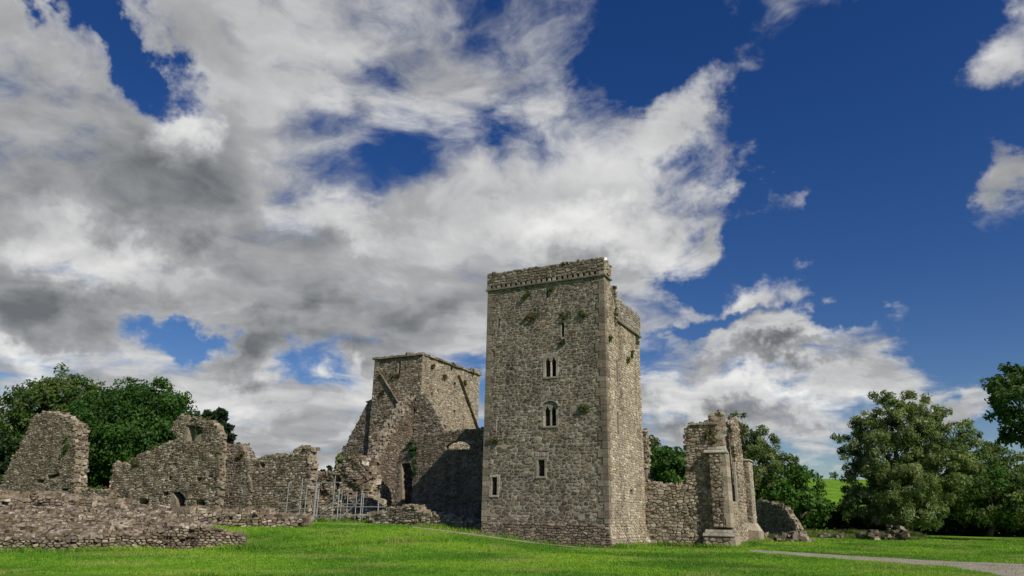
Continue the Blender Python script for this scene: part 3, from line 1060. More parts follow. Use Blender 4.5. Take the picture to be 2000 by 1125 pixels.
# ------------------------------------------------------------------ ruined walls
BANK = [(.22, .178, .13), (.18, .146, .108), (.25, .21, .158), (.135, .11, .084), (.30, .26, .20)]
def ruin(name, label, pl, line, base, thick, mat=None, pal=RUIN, h=0.165, w=0.37, holes=(), group=None, limit=120, col=MORTAR_D,
         cat='wall', gap=.018, hmax=.055, rough=.10, edge=True, wild=1.2, er=.15, loc=None, fin=True, swell=.07, slump=0.0, epal=None):
    """A broken wall: line is its top profile in picture points from left to right, base the picture y of its foot (one or two values)."""
    top = rough_line(pl.pts(line), .35, rough)
    b0, b1 = base if isinstance(base, tuple) else (base, base)
    u0, u1 = top[0][0], top[-1][0]
    f0 = pl.px(line[0][0], b0)[1]; f1 = pl.px(line[-1][0], b1)[1]
    ol = [(u0, f0), (u1, f1)] + top[::-1]
    um = (u0 + u1) / 2
    loc = loc or pl.P(um, (f0 + f1) / 2, -thick / 2)
    root = thing(name, label, cat, loc, group)
    hs = []
    for (kind, pts, depth) in holes:
        q = pl.pts(pts)
        if kind == 'rect':
            q = rect(q[0][0], q[1][0], q[1][1], q[0][1])
        elif kind == 'arch':
            (a0, t), (a1, bt) = q
            r = (a1 - a0) / 2
            q = arch(a0, a1, bt, max(bt + .05, t - r), 8, min(r, t - bt - .05))
        hs.append((q, depth))
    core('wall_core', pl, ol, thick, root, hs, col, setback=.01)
    mas = Masonry(root, mat or M_RUIN, limit)
    mas.cut = (.07, .16)
    hb = [rect(min(p[0] for p in q) + .02, max(p[0] for p in q) - .02, min(p[1] for p in q) + .02, max(p[1] for p in q) - .02) for (q, d) in hs]
    bent = Bent(pl, swell, slump, min(f0, f1), max(p[1] for p in top) - min(f0, f1))
    mas.face(bent, ol, h, w, hb, (), pal, gap=gap, hmin=.015, hmax=hmax, wild=wild, miss=.05)
    if edge:
        mas.edge(pl, [(u0, f0 + .3)] + top + [(u1, f1 + .3)], thick, epal or pal, er, .24)
    if fin: mas.finish()
    return root, mas, pl


# --- crossing tower behind, with the roof lines of the lost transept and choir
BC = 18.0


def build_crossing_tower():
    F = face_b(BC)
    ac = F.px(826, 700)[0]
    S = face_a(ac, BC)
    root = thing('crossing_tower', 'squat ruined tower with the scars of gabled roofs on two faces', 'tower', W(ac - 2.8, BC + 5, 1.2))
    aL = F.px(729, 740)[0]
    zt = F.px(826, 694)[1]
    bR = S.px(936, 760)[0]
    zb = 0.8
    mas = Masonry(root, M_RUIN, 80); mw = Masonry(root, M_WARM, 80)
    olF = rect(aL, ac, zb, zt)
    sl = rect(F.px(779, 705)[0], F.px(783, 705)[0], F.px(781, 734)[1], F.px(781, 706)[1])
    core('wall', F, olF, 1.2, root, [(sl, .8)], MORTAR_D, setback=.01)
    mas.face(F, olF, .19, .40, [sl], [(1, 0, ac), (-1, 0, -aL), (0, 1, zt)], RUIN, gap=.020, hmin=.012, hmax=.06, wild=1.0)
    sl2 = [rect(S.px(x0, (y0 + y1) / 2)[0], S.px(x1, (y0 + y1) / 2)[0], S.px((x0 + x1) / 2, y1)[1], S.px((x0 + x1) / 2, y0)[1])
           for (x0, x1, y0, y1) in ((842, 846, 766, 777), (886, 891, 747, 758), (886, 890, 801, 814), (919, 921, 786, 792))]
    olS = rect(0, bR, zb, zt)
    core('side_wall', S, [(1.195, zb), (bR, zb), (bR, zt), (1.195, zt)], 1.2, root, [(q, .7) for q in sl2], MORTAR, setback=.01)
    mw.face(S, olS, .20, .40, sl2, [(1, 0, bR), (-1, 0, 0), (0, 1, zt)], TAN, gap=.022, hmin=.01, hmax=.05)
    mb = MB()
    mb.hexa([W(aL + .01, BC + 1.2, zb), W(aL + 1, BC + 1.2, zb), W(aL + 1, BC + bR - 1.2, zb), W(aL + .01, BC + bR - 1.2, zb), W(aL + .01, BC + 1.2, zt), W(aL + 1, BC + 1.2, zt), W(aL + 1, BC + bR - 1.2, zt), W(aL + .01, BC + bR - 1.2, zt)], MORTAR_D)
    mb.hexa([W(aL, BC + bR - 1.2, zb), W(ac - 1.2, BC + bR - 1.2, zb), W(ac - 1.2, BC + bR - .01, zb), W(aL, BC + bR - .01, zb), W(aL, BC + bR - 1.2, zt), W(ac - 1.2, BC + bR - 1.2, zt), W(ac - 1.2, BC + bR - .01, zt), W(aL, BC + bR - .01, zt)], MORTAR_D)
    mb.build('rear_wall', M_CORE, root)
    # projecting eaves slabs, uneven and partly lost
    n = 9
    for i in range(n):
        a = aL - .2 + (ac + .25 - aL) * i / n; b = aL - .2 + (ac + .25 - aL) * (i + 1) / n
        o = .22 + random.uniform(-.06, .08); z0 = zt + random.uniform(-.02, .05)
        mb = MB(); mb.hexa([W(a, BC - o, z0), W(b - .02, BC - o, z0), W(b - .02, BC + 1, z0), W(a, BC + 1, z0), W(a, BC - o, z0 + .2), W(b - .02, BC - o + .03, z0 + random.uniform(.18, .28)), W(b - .02, BC + 1, z0 + .22), W(a, BC + 1, z0 + .22)], tone(GREY))
        mb.build('eaves_slab', M_RUIN, root)
    n = 14
    for i in range(n):
        a = BC + .15 + bR * i / n; b = BC + .15 + bR * (i + 1) / n
        o = .2 + random.uniform(-.06, .08); z0 = zt + random.uniform(-.04, .04)
        mb = MB(); mb.hexa([W(ac - 1, a, z0), W(ac + o, a, z0), W(ac + o, b - .02, z0), W(ac - 1, b - .02, z0), W(ac - 1, a, z0 + .22), W(ac + o - .03, a, z0 + .2), W(ac + o, b - .02, z0 + .22), W(ac - 1, b - .02, z0 + .22)], tone(GREY))
        mb.build('eaves_slab', M_RUIN, root)
    mas.edge(F, [(aL + .1, zt + .25), ((aL + ac) / 2, zt + .28), (ac, zt + .28)], 1.0, GREY, .15, .5)
    mw.edge(S, [(.2, zt + .28), (bR * .6, zt + .26), (bR, zt + .25)], 1.0, GREY, .15, .5)
    # stub of parapet at the far corner
    s0, s1 = S.px(918, 716)[0], bR + .15
    z1 = zt + .68
    mb = MB(); mb.hexa([W(ac - .7, BC + s0, zt + .22), W(ac + .1, BC + s0, zt + .22), W(ac + .1, BC + s1, zt + .22), W(ac - .7, BC + s1, zt + .22),
                        W(ac - .7, BC + s0, z1 - .25), W(ac + .1, BC + s0, z1 - .25), W(ac + .1, BC + s1, z1), W(ac - .7, BC + s1, z1)], MORTAR_D)
    mb.build('parapet_stub', M_RUIN, root)
    mw.face(face_a(ac + .1, BC), [(s0, zt + .22), (s1, zt + .22), (s1, z1), (s0, z1 - .2)], .18, .34, (), [(1, 0, s1)], RUIN, gap=.02, hmin=.01, hmax=.05)
    q = F.P(F.px(796, 690)[0], zt + .32, -.2); mas.lump(q, (.45, .35, .25), GREY); mas.lump(q + E1 * .5, (.3, .3, .2), GREY)

    # drip courses that mark the roofs: slabs set on edge along a line of the face
    def drip(pl, a, b, out, thick, n, nm='roof_scar_slab'):
        A = pl.px(*a); B = pl.px(*b)
        L = math.hypot(B[0] - A[0], B[1] - A[1]); dx, dy = (B[0] - A[0]) / L, (B[1] - A[1]) / L
        nx, ny = -dy, dx
        if ny < 0: nx, ny = -nx, -ny
        for i in range(n):
            t0, t1 = L * i / n + .01, L * (i + 1) / n - .01
            o = out * random.uniform(.92, 1.05)
            f = lambda t, s, d: pl.P(A[0] + dx * t + nx * s, A[1] + dy * t + ny * s, d)
            mb = MB(); mb.hexa([f(t0, 0, -.05), f(t1, 0, -.05), f(t1, 0, o), f(t0, 0, o), f(t0, thick, -.05), f(t1, thick, -.05), f(t1, thick * .6, o), f(t0, thick * .6, o)], tone(FOOT))
            mb.build(nm, M_RUIN, root)
    drip(F, (744, 730), (783, 793), .26, .09, 4)
    drip(F, (743, 731), (733, 747), .30, .12, 2)
    drip(S, (893, 733), (930, 836), .36, .10, 9)
    drip(S, (892, 733), (856, 792), .16, .10, 6)
    # arch ring of the blocked transept arch
    c0 = F.px(722, 948); R0 = 2.6
    for i in range(13):
        t0 = math.pi * (.10 + .80 * i / 13); t1 = math.pi * (.10 + .80 * (i + 1) / 13)
        mb = MB()
        pts = [(c0[0] + rr * math.cos(t), c0[1] + rr * 1.0 * math.sin(t)) for (rr, t) in ((R0, t0), (R0 + .42, t0), (R0 + .42, t1 - .012), (R0, t1 - .012))]
        mb.hexa([F.P(*p, -.02) for p in pts] + [F.P(*p, .14) for p in pts], tone(GREY))
        mb.build('arch_stone', M_RUIN, root)
    mas.finish(); mw.finish()
    print('crossing', ac, aL, zt, bR)
    return ac, aL


AC, AL = build_crossing_tower()

# sloping gable shoulders either side of the crossing tower
PW = Plane(W(0, BC + .5), E1, Z, -E2)
ruin('gable_wall', 'steep broken gable shoulder leaning against the far side of the crossing tower', PW,
     [(655, 908), (661, 893), (676, 868), (690, 842), (705, 812), (722, 781), (732, 775)], 1000, 1.1, pal=GREY, limit=30, rough=.12)
PR = Plane(W(0, BC - 1.2), E1, Z, -E2)
ruin('gable_fragment', 'dark triangular gable fragment between the crossing tower and the courtyard wall', PR,
     [(812, 772), (826, 770), (838, 782), (851, 806), (862, 828), (870, 846), (874, 870)], 930, .8, pal=GREY, limit=30, rough=.05, edge=True, er=.12)
# transept wall that runs towards the camera, its top broken away in a long slope
PT = Plane(W(AC, BC - 1.2), -E2, Z, E1)
PT = Plane(W(AC, 0), E2, Z, E1)
ruin('transept_wall', 'tall transept wall broken away in a long stony slope beside the crossing tower', PT,
     [(738, 930), (741, 896), (752, 872), (766, 846), (782, 818), (798, 792), (811, 774), (816, 774)], (992, 1000), 1.5, pal=[(.15, .12, .095), (.18, .145, .112), (.125, .10, .082), (.21, .17, .13)], limit=60, rough=.12, er=.17, epal=[(.30, .26, .20), (.25, .21, .16), (.36, .32, .26)])
# its end that faces the camera
ruin('transept_pier', 'narrow upright pier at the near end of the sloping transept wall', Plane(PT.P(PT.px(738, 950)[0] - .02, 0), E1, Z, -E2),
     [(722, 925), (727, 918), (733, 912), (739, 915)], 1000, .7, pal=RUIN, limit=20, rough=.05)

# courtyard wall with the low arched opening, deep in the tower's shadow
PY = face_b(10.6)
u_arch = [(870, 878), (870, 872), (878, 865), (890, 861), (903, 862), (912, 866), (917, 871), (917, 877)]
ruin('courtyard_wall', 'high courtyard wall with a low arched opening, half in the tower shadow', PY,
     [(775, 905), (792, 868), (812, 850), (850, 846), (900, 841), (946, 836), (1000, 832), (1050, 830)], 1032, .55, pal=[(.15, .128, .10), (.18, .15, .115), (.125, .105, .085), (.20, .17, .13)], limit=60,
     holes=[('poly', u_arch, None), ('poly', [(784, 985), (785, 940), (784, 905), (800, 904), (806, 925), (805, 955), (803, 985)], .5)], rough=.04, gap=.016, hmax=.035, er=.13, edge=True, swell=.02)
# wall seen through the arched opening
ruin('choir_wall', 'sunlit pale wall glimpsed through the arched opening of the courtyard wall', face_b(25.0),
     [(845, 858), (880, 856), (930, 854), (960, 853)], 1000, 1.0, pal=[(.5, .46, .38), (.56, .52, .44)], limit=0, rough=.03, mat=M_WARM, col=(.5, .46, .38))

# ruined wall and rubble between scaffold and transept
PK = face_b(8.6)
ruin('rubble_wall', 'collapsed rubble wall with grassy crest behind the scaffolding', PK,
     [(596, 925), (606, 918), (620, 927), (640, 926), (655, 920), (664, 908), (680, 897), (694, 890), (708, 898), (716, 915), (719, 950), (722, 975), (735, 985), (752, 992)], 1026, 1.6, pal=RUIN, limit=150,
     holes=[('poly', [(655, 960), (656, 940), (661, 928), (668, 930), (664, 946), (660, 962)], .8), ('poly', [(604, 940), (607, 930), (618, 928), (617, 938)], .6)], rough=.22, er=.24, hmax=.12, h=.2, w=.34, swell=.35, slump=.5)
# walls of the range to the left
PB = face_b(6.6)
ruin('range_wall', 'long ruined wall with a chimney-like stump, stone courses pitted with holes', PB,
     [(486, 925), (489, 897), (520, 893), (548, 889), (562, 892), (569, 890), (572, 880), (580, 873), (588, 870), (596, 875), (604, 877), (604, 900), (607, 930)], 1022, 1.0, pal=RUIN, limit=150,
     holes=[('poly', [(509, 913), (508, 907), (513, 903), (519, 907), (515, 914)], .6)], rough=.20, h=.19, w=.30, er=.2)
ruin('range_wall', 'short grey wall with a moss-topped head between the arched ruin and the long wall', face_b(6.3),
     [(424, 880), (427, 871), (450, 869), (470, 868), (477, 880), (482, 893), (488, 910), (489, 960)], 1022, 1.0, pal=GREY, limit=100,
     holes=[('poly', [(436, 914), (438, 908), (444, 905), (443, 912), (440, 917)], .6)], rough=.15, h=.18, w=.27)
# the arched ruin
PA = face_b(4.6)
ruin('arched_ruin', 'tall tan ruin with small dark arches at its foot and a high window hole', PA,
     [(208, 985), (214, 960), (222, 907), (240, 905), (254, 907), (260, 895), (275, 888), (292, 884), (310, 872), (322, 866), (334, 862), (345, 852), (336, 844), (337, 835), (343, 822), (349, 814), (362, 815), (385, 818), (405, 823), (424, 832), (429, 850), (428, 880), (426, 960)], 1022, .8,
     pal=RUIN, limit=300, rough=.17, h=.15, w=.30, er=.19, swell=.10, holes=[
         ('poly', [(364, 861), (367, 846), (367, 831), (385, 831), (398, 836), (395, 846), (387, 850), (381, 856), (379, 862)], None),
         ('poly', [(344, 990), (343, 975), (336, 961), (350, 960), (358, 966), (363, 975), (362, 985), (352, 991)], .75),
         ('arch', [(272, 974), (292, 988)], .75), ('arch', [(383, 975), (401, 991)], .75),
         ('rect', [(330, 931), (335, 938)], .5), ('rect', [(385, 932), (393, 940)], .5), ('rect', [(320, 960), (328, 968)], .5), ('rect', [(409, 928), (416, 933)], .4)])
# the leaning slab at the far left
PS_ = face_b(3.0)
ruin('wall_stump', 'tall tapering wall stump standing alone beside the big dark tree', PS_,
     [(-12, 985), (0, 950), (9, 928), (22, 900), (40, 870), (52, 845), (60, 822), (70, 810), (85, 805), (104, 806), (118, 811), (132, 820), (146, 830), (147, 850), (148, 880), (146, 920), (144, 960), (143, 985)], 1022, 1.4,
     pal=RUIN, limit=200, rough=.17, h=.13, w=.36, er=.19, holes=[('poly', [(91, 936), (93, 928), (108, 925), (118, 922), (116, 929), (104, 934)], .7), ('poly', [(72, 942), (75, 936), (88, 938), (84, 944)], .6), ('poly', [(120, 958), (122, 955), (136, 953), (134, 960)], .5)])
ruin('low_wall', 'low wall with a grassy top joining the tall stump to the arched ruin', face_b(3.6),
     [(138, 960), (160, 955), (185, 957), (206, 957), (216, 962)], 1010, 1.2, pal=RUIN, limit=60, rough=.06)
# rubble terrace in front of them
PQ = Plane(on_y(0, 1010, 47), Vector((1, .10, 0)), Z, Vector((.10, -1, 0)))
ruin('terrace_wall', 'broad tumbled terrace of pale stones in front of the left ruins', PQ,
     [(-60, 968), (0, 966), (60, 968), (110, 972), (180, 982), (250, 993), (300, 999), (360, 1001), (420, 1002), (470, 1004), (520, 1007), (560, 1009), (590, 1011)], (1052, 1040), 3.0, pal=RUIN + BANK, mat=M_BANK, limit=300, er=.26, hmax=.10, h=.15, w=.32, swell=.3, slump=.4, rough=.25)


def build_bank():
    """Slope of loose angular rubble and soil between the terrace and the low front wall."""
    root = thing('rubble_bank', 'dark tumbled slope of loose stones between the terrace and the low front wall', 'rubble', (-16.0, 38.0, .5))
    def surf(t, s):
        """t across the picture 0..1, s up the slope 0..1"""
        px = -180 + 630 * t
        y0 = 30.9 + 5.2 * t
        y = y0 + (46.5 - y0) * s
        x = (px - 1000) / 1470.0 * y
        edge = min(1.0, (1 - t) / .19, t / .12)
        z = .42 + 1.45 * s ** .85 - .25 * t
        z += .16 * math.sin(x * 1.7 + y) * math.sin(y * 1.1) + .09 * math.sin(x * 3.9) * math.sin(y * 2.7 + 1)
        g_ = gz(x, y)
        return Vector((x, y, g_ - .1 + max(0.0, z - g_ + .1) * (edge * edge * (3 - 2 * edge))))
    n, m = 60, 24
    v = [surf(i / n, j / m) for j in range(m + 1) for i in range(n + 1)]
    f = [(j * (n + 1) + i, j * (n + 1) + i + 1, (j + 1) * (n + 1) + i + 1, (j + 1) * (n + 1) + i) for j in range(m) for i in range(n)]
    link_mesh('soil', v, f, [(.15, .12, .085)] * len(v), M_BANK, root)
    mb = MB(); big = []
    for k in range(12000):
        t, s = random.random(), random.random() ** 1.2
        p = surf(t, s)
        r = .045 + .12 * random.random() ** 3.0
        if p.z < gz(p.x, p.y) - .02: continue
        q = shard((p.x, p.y, p.z + r * .12), (r * 1.6, r * 1.15, r * .72))
        col = tone(RUIN + BANK + [(.44, .40, .33), (.10, .08, .062), (.085, .07, .055)])
        big.append((r, q, col))
    big.sort(key=lambda b_: -b_[0])
    for (r, q, col) in big[:260]:
        link_mesh('stone', q, BOX_F, [col] * 8, M_BANK, root)
    for (r, q, col) in big[260:]:
        mb.add(q, BOX_F, col)
    tag(mb.build('loose_stones', M_BANK, root), kind='stuff')


build_bank()
# low wall nearest the camera
g0 = on_z(-60, 1083, 0.0); g1 = on_z(484, 1075, 0.0)
PN = Plane((g0.x, g0.y, 0), (g1 - g0), Z, Vector((g1.y - g0.y, -(g1.x - g0.x), 0)))
ruin('front_wall', 'long low foreground wall of brown rubble ending in a squared block', PN,
     [(-60, 1046), (0, 1044), (50, 1050), (110, 1046), (160, 1052), (210, 1044), (262, 1047), (300, 1038), (336, 1036), (345, 1027), (400, 1027), (428, 1033), (450, 1041), (466, 1045), (484, 1046)], (1092, 1080), 1.7,
     pal=RUIN + BANK, mat=M_BANK, limit=300, rough=.13, er=.13, hmax=.06, h=.10, w=.22, swell=.16, slump=.10, col=(.11, .09, .068))
# long low plinth wall between scaffold and tower
PL = Plane(W(-9.0, 1.6), -E1, Z, -E2)
PL = face_b(2.2)
ruin('plinth_wall', 'low broken footing wall running from the scaffolding to the tall tower', PL,
     [(728, 1003), (760, 994), (800, 990), (822, 989), (824, 1000), (850, 1004), (880, 1012), (905, 1018), (925, 1021), (943, 1022)], (1036, 1060), 1.8, pal=RUIN, limit=200, rough=.10, er=.2, hmax=.12)
ruin('footing', 'stony footing under the scaffolding at the edge of the lawn', face_b(4.2),
     [(540, 1010), (600, 1012), (660, 1010), (735, 1008)], (1026, 1036), 1.6, pal=RUIN, limit=120, rough=.1, er=.2, hmax=.12)

# ------------------------------------------------------------------ ruins to the right of the tower
BW = 7.7
PE = face_b(BW)
ruin('linking_wall', 'low rough wall linking the tall tower to the ruined window', PE,
     [(1258, 944), (1285, 944), (1310, 945), (1338, 947), (1344, 950)], (1066, 1070), .9, mat=M_BUTT, pal=TAN, limit=200, rough=.05, h=.19, w=.34)
ruin('wall_edge', 'slim orange-lichened wall end just behind the tall tower', face_b(BW + 1.3),
     [(1248, 852), (1254, 841), (1259, 840), (1262, 850), (1263, 900), (1266, 1000)], 1066, .8, mat=M_WARM, pal=TAN, limit=20, rough=.05)


def build_choir_end():
    root = thing('choir_ruin', 'ruined church corner with stepped buttresses and a tall broken window opening', 'ruin', W(4.6, BW + 3, 0))
    mas = Masonry(root, M_BUTT, 300)
    # wall facing the lawn
    line = [(1340, 1066), (1341, 930), (1340, 880), (1337, 850), (1338, 840), (1346, 834), (1347, 828), (1370, 826), (1382, 819), (1386, 812), (1394, 807), (1404, 804), (1410, 805), (1411, 830), (1413, 900)]
    top = rough_line(PE.pts(line), .3, .06)
    f = PE.px(1345, 1072)[1]
    ol = [(top[0][0], f), (top[-1][0], f)] + top[::-1]
    hs = [rect(PE.px(1338, 962)[0], PE.px(1347, 962)[0], PE.px(1342, 990)[1], PE.px(1342, 968)[1])]
    core('wall_core', PE, ol, 1.1, root, (), MORTAR_D, setback=.01)
    mas.face(PE, ol, .18, .33, (), [(0, -1, -f)], TAN + RUIN, gap=.02, hmin=.015, hmax=.075, wild=1.2)
    mas.edge(PE, PE.pts(line[:13]), 1.0, TAN + RUIN, .15, .24)
    # string course
    a0, a1, z = PE.px(1347, 829)[0], PE.px(1402, 829)[0], PE.px(1375, 830)[1]
    for i in range(4):
        x0 = a0 + (a1 - a0) * i / 4; x1 = a0 + (a1 - a0) * (i + 1) / 4 - .015
        mb = MB(); block(mb, PE, x0, x1, z + random.uniform(-.02, .02), z + .13, -.2, .16, tone(ASH)); mb.build('string_course_stone', M_ASHLAR, root)
    # buttress shaft
    bf = BW - .55
    FB = face_b(bf)
    aL = FB.px(1389, 960)[0]; aR = FB.px(1421, 950)[0]
    aE = aR - .12
    z0 = FB.px(1405, 1030)[1]; z1 = FB.px(1398, 884)[1]
    SB = face_a(aR, 0)
    bb = BW + .75
    core('buttress_core', FB, rect(aL, aR, z0, z1), bb - bf, root, (), MORTAR_D, setback=.01)
    mas.face(FB, rect(aL, aR, z0, z1), .2, .34, (), [(1, 0, aR - .28), (-1, 0, -aL), (0, 1, z1), (0, -1, -z0)], TAN + RUIN, gap=.02, hmin=.02, hmax=.09, wild=1.2)
    v = z0
    while v < z1 - .05:
        h = min(random.uniform(.25, .42), z1 - v); l = random.choice((.26, .44, .34))
        mb = MB(); mb.hexa([W(aR - l, bf - .04, v + .008), W(aR + .035, bf - .04, v + .008), W(aR + .035, bb, v + .008), W(aR - l, bb, v + .008),
                            W(aR - l, bf - .04, v + h), W(aR + .035, bf - .04, v + h), W(aR + .035, bb, v + h), W(aR - l, bb, v + h)], tone([(.34, .295, .225), (.30, .26, .195), (.38, .335, .265)]))
        mb.build('quoin', M_ASHLAR, root)
        v += h
    # upper part of the pinnacle above the weathering: dressed corner
    v = z1 + .5; zt = PE.px(1404, 806)[1]
    while v < zt - .05:
        h = min(random.uniform(.25, .42), zt - v); l = random.choice((.40, .62, .5)); e = .03
        ar = PE.px(1408, 850)[0]
        mb = MB(); mb.hexa([W(ar - l, BW - e, v + .008), W(ar + e, BW - e, v + .008), W(ar + e, BW + .7, v + .008), W(ar - l, BW + .7, v + .008),
                            W(ar - l, BW - e, v + h), W(ar + e, BW - e, v + h), W(ar + e, BW + .7, v + h), W(ar - l, BW + .7, v + h)], tone([(.30, .255, .185), (.33, .28, .205)]))
        mb.build('quoin', M_BUTT, root)
        v += h
    # sloping weathering slabs on top of the shaft (two courses)
    zz = [z1, z1 + .22, z1 + .50]
    bs = [bf - .12, bf + .12, BW - .02]
    for k in range(2):
        n = 2
        x0, x1 = aL - .32 + k * .22, aR + .12 - k * .12
        for i in range(n):
            a = x0 + (x1 - x0) * i / n; b = x0 + (x1 - x0) * (i + 1) / n - .012
            mb = MB()
            mb.hexa([W(a, bs[k], zz[k]), W(b, bs[k], zz[k]), W(b, BW + .3, zz[k]), W(a, BW + .3, zz[k]),
                     W(a, bs[k] + .02, zz[k] + .07), W(b, bs[k] + .02, zz[k] + .07), W(b, bs[k + 1] + .05, zz[k + 1]), W(a, bs[k + 1] + .05, zz[k + 1])], tone(ASH))
            mb.build('weathering_slab', M_ASHLAR, root)
    # plinth of the buttress with its own weathering
    pf = bf - .32; zp = FB.px(1405, 1047)[1]
    pl0 = FB.px(1376, 1060)[0]; pr0 = aR + .30
    FP = face_b(pf)
    core('plinth_core', FP, rect(pl0, pr0, -.4, zp), bb + .3 - pf, root, (), MORTAR_D, setback=.01)
    mas.face(FP, rect(pl0, pr0, -.1, zp), .24, .42, (), [(1, 0, pr0 - .26), (-1, 0, -pl0), (0, 1, zp)], TAN, gap=.02, hmin=.02, hmax=.09, wild=1.2)
    for i in range(3):
        za = -.3 + (zp + .3) * i / 3
        mb = MB(); mb.hexa([W(pr0 - .3, pf - .04, za), W(pr0 + .03, pf - .04, za), W(pr0 + .03, bb + .3, za), W(pr0 - .3, bb + .3, za),
                            W(pr0 - .3, pf - .04, za + (zp + .3) / 3 - .01), W(pr0 + .03, pf - .04, za + (zp + .3) / 3 - .01), W(pr0 + .03, bb + .3, za + (zp + .3) / 3 - .01), W(pr0 - .3, bb + .3, za + (zp + .3) / 3 - .01)], tone([(.40, .35, .27), (.36, .31, .24)]))
        mb.build('quoin', M_ASHLAR, root)
    for k in range(2):
        x0, x1 = pl0 + .12 * k, pr0 - .14 * k
        zk = zp + .002 + .2 * k
        for i in range(3):
            a = x0 + (x1 - x0) * i / 3; b = x0 + (x1 - x0) * (i + 1) / 3 - .012
            mb = MB()
            mb.hexa([W(a, pf - .10 + .2 * k, zk), W(b, pf - .10 + .2 * k, zk), W(b, bb + .2, zk), W(a, bb + .2, zk),
                     W(a, pf - .06 + .2 * k, zk + .07), W(b, pf - .06 + .2 * k, zk + .07), W(b, pf + .12 + .2 * k, zk + .2), W(a, pf + .12 + .2 * k, zk + .2)], tone(ASH))
            # close the back of the slab
            mb.hexa([W(a, pf + .12 + .2 * k, zk + .002), W(b, pf + .12 + .2 * k, zk + .002), W(b, bb + .19, zk + .002), W(a, bb + .19, zk + .002),
                     W(a, pf + .12 + .2 * k, zk + .199), W(b, pf + .12 + .2 * k, zk + .199), W(b, bb + .19, zk + .199), W(a, bb + .19, zk + .199)], tone(ASH))
            mb.build('plinth_slab', M_ASHLAR, root)
    # end wall that faces the sun: low wall under the window and the far jamb
    SE = face_a(aE, 0)
    b2 = SE.px(1444, 1000)[0]; b3 = SE.px(1462, 1000)[0]
    zs = SE.px(1438, 980)[1]
    low = [(bb - .02, -.3), (b3, -.3), (b3, zs), (bb - .02, zs)]
    core('window_apron', SE, low, 1.1, root, (), MORTAR, setback=.01)
    mas.face(SE, low, .2, .38, (), [(0, 1, zs)], TAN, gap=.015, hmin=.008, hmax=.035)
    jl = [(1442, 985), (1440, 940), (1437, 890), (1431, 842), (1427, 828), (1430, 820), (1437, 817), (1442, 823), (1444, 850), (1448, 880), (1452, 900), (1456, 930), (1461, 985)]
    jt = rough_line(SE.pts(jl), .4, .06)
    jo = [(jt[0][0], zs - .02), (jt[-1][0], zs - .02)] + jt[::-1]
    core('window_jamb', SE, jo, .3, root, (), MORTAR_D, setback=.01)
    mas.face(SE, jo, .2, .36, (), (), TAN + RUIN, gap=.018, hmin=.01, hmax=.06)
    mas.edge(SE, jt, .3, TAN + RUIN, .12, .26)
    # splayed embrasure behind the jamb, turned away from the sun
    bj = jt[0][0]; zj = SE.px(1431, 846)[1]; bq = jt[-1][0] + .1
    mb = MB()
    A = [W(aE - .29, bj + .03, zs), W(aE - .29, bq, zs), W(aE - 1.5, bq, zs), W(aE - 1.5, bj + 1.25, zs)]
    mb.hexa([A[3], A[2], A[1], A[0]] + [Vector((p.x, p.y, zj + dz)) for (p, dz) in ((A[3], -.6), (A[2], -.9), (A[1], -.3), (A[0], 0))], MORTAR_D)
    mb.build('window_embrasure', M_BUTT, root)
    d_ = (A[0] - A[3]).normalized()
    RV = Plane(Vector((A[3].x, A[3].y, 0)), d_, Z, d_.cross(Z))
    LR = (A[0] - A[3]).length
    mas.face(RV, rect(0, LR, zs, zj - .3), .2, .36, (), [(1, 0, LR), (-1, 0, 0)], RUIN, gap=.018, hmin=.0, hmax=.03)
    mb = MB(); block(mb, Plane(SE.P(jt[0][0], 0), E1, Z, -E2), -.16, .03, zs, SE.px(1441, 905)[1], -.05, .14, (.40, .375, .33)); mb.build('jamb_shaft', M_ASHLAR, root)
    # far buttress
    a4 = aE + .42; b4 = SE.px(1459, 1000)[0]; b5 = b4 + 1.6
    z4 = SE.px(1459, 903)[1]
    FB2 = face_b(b4, 0)
    core('buttress_core', FB2, rect(aE - .05, a4, -.3, z4), b5 - b4, root, (), MORTAR, setback=.01)
    mas.face(FB2, rect(aE, a4, .8, z4), .2, .3, (), [(1, 0, a4), (-1, 0, -aE)], TAN, gap=.015, hmin=.01, hmax=.05)
    SB2 = face_a(a4, 0)
    mas.face(SB2, rect(b4, b5, .8, z4), .22, .36, (), [(1, 0, b5), (-1, 0, -b4)], [(.36, .32, .25), (.40, .36, .285)], gap=.012, hmin=.005, hmax=.025)
    mb = MB(); A = [W(aE - .1, b4 - .1, z4), W(a4 + .12, b4 - .1, z4), W(a4 + .12, b5 + .1, z4), W(aE - .1, b5 + .1, z4)]
    mb.hexa(A + [W(aE - .1, b4 - .08, z4 + .14), W(a4 + .06, b4 - .08, z4 + .10), W(a4 + .06, b5 + .06, z4 + .10), W(aE - .1, b5 + .06, z4 + .14)], tone(ASH)); mb.build('buttress_cap', M_ASHLAR, root)
    mb = MB(); A = [W(aE - .05, b4 - .35, -.3), W(a4 + .4, b4 - .35, -.3), W(a4 + .4, b5 + .3, -.3), W(aE - .05, b5 + .3, -.3)]
    mb.hexa(A + [W(aE - .05, b4 - .35, 1.15), W(a4 + .4, b4 - .35, 1.0), W(a4 + .4, b5 + .3, 1.0), W(aE - .05, b5 + .3, 1.15)], (.34, .29, .22))
    A = [W(aE - .05, b4 - .30, 1.1), W(a4 + .36, b4 - .30, 1.02), W(a4 + .36, b5 + .25, 1.02), W(aE - .05, b5 + .25, 1.1)]
    mb.hexa(A + [W(aE - .05, b4 - .02, 1.6), W(a4 + .02, b4 - .02, 1.6), W(a4 + .02, b5, 1.6), W(aE - .05, b5, 1.6)], (.40, .36, .29)); mb.build('buttress_plinth', M_BUTT, root)
    mas.finish()


build_choir_end()

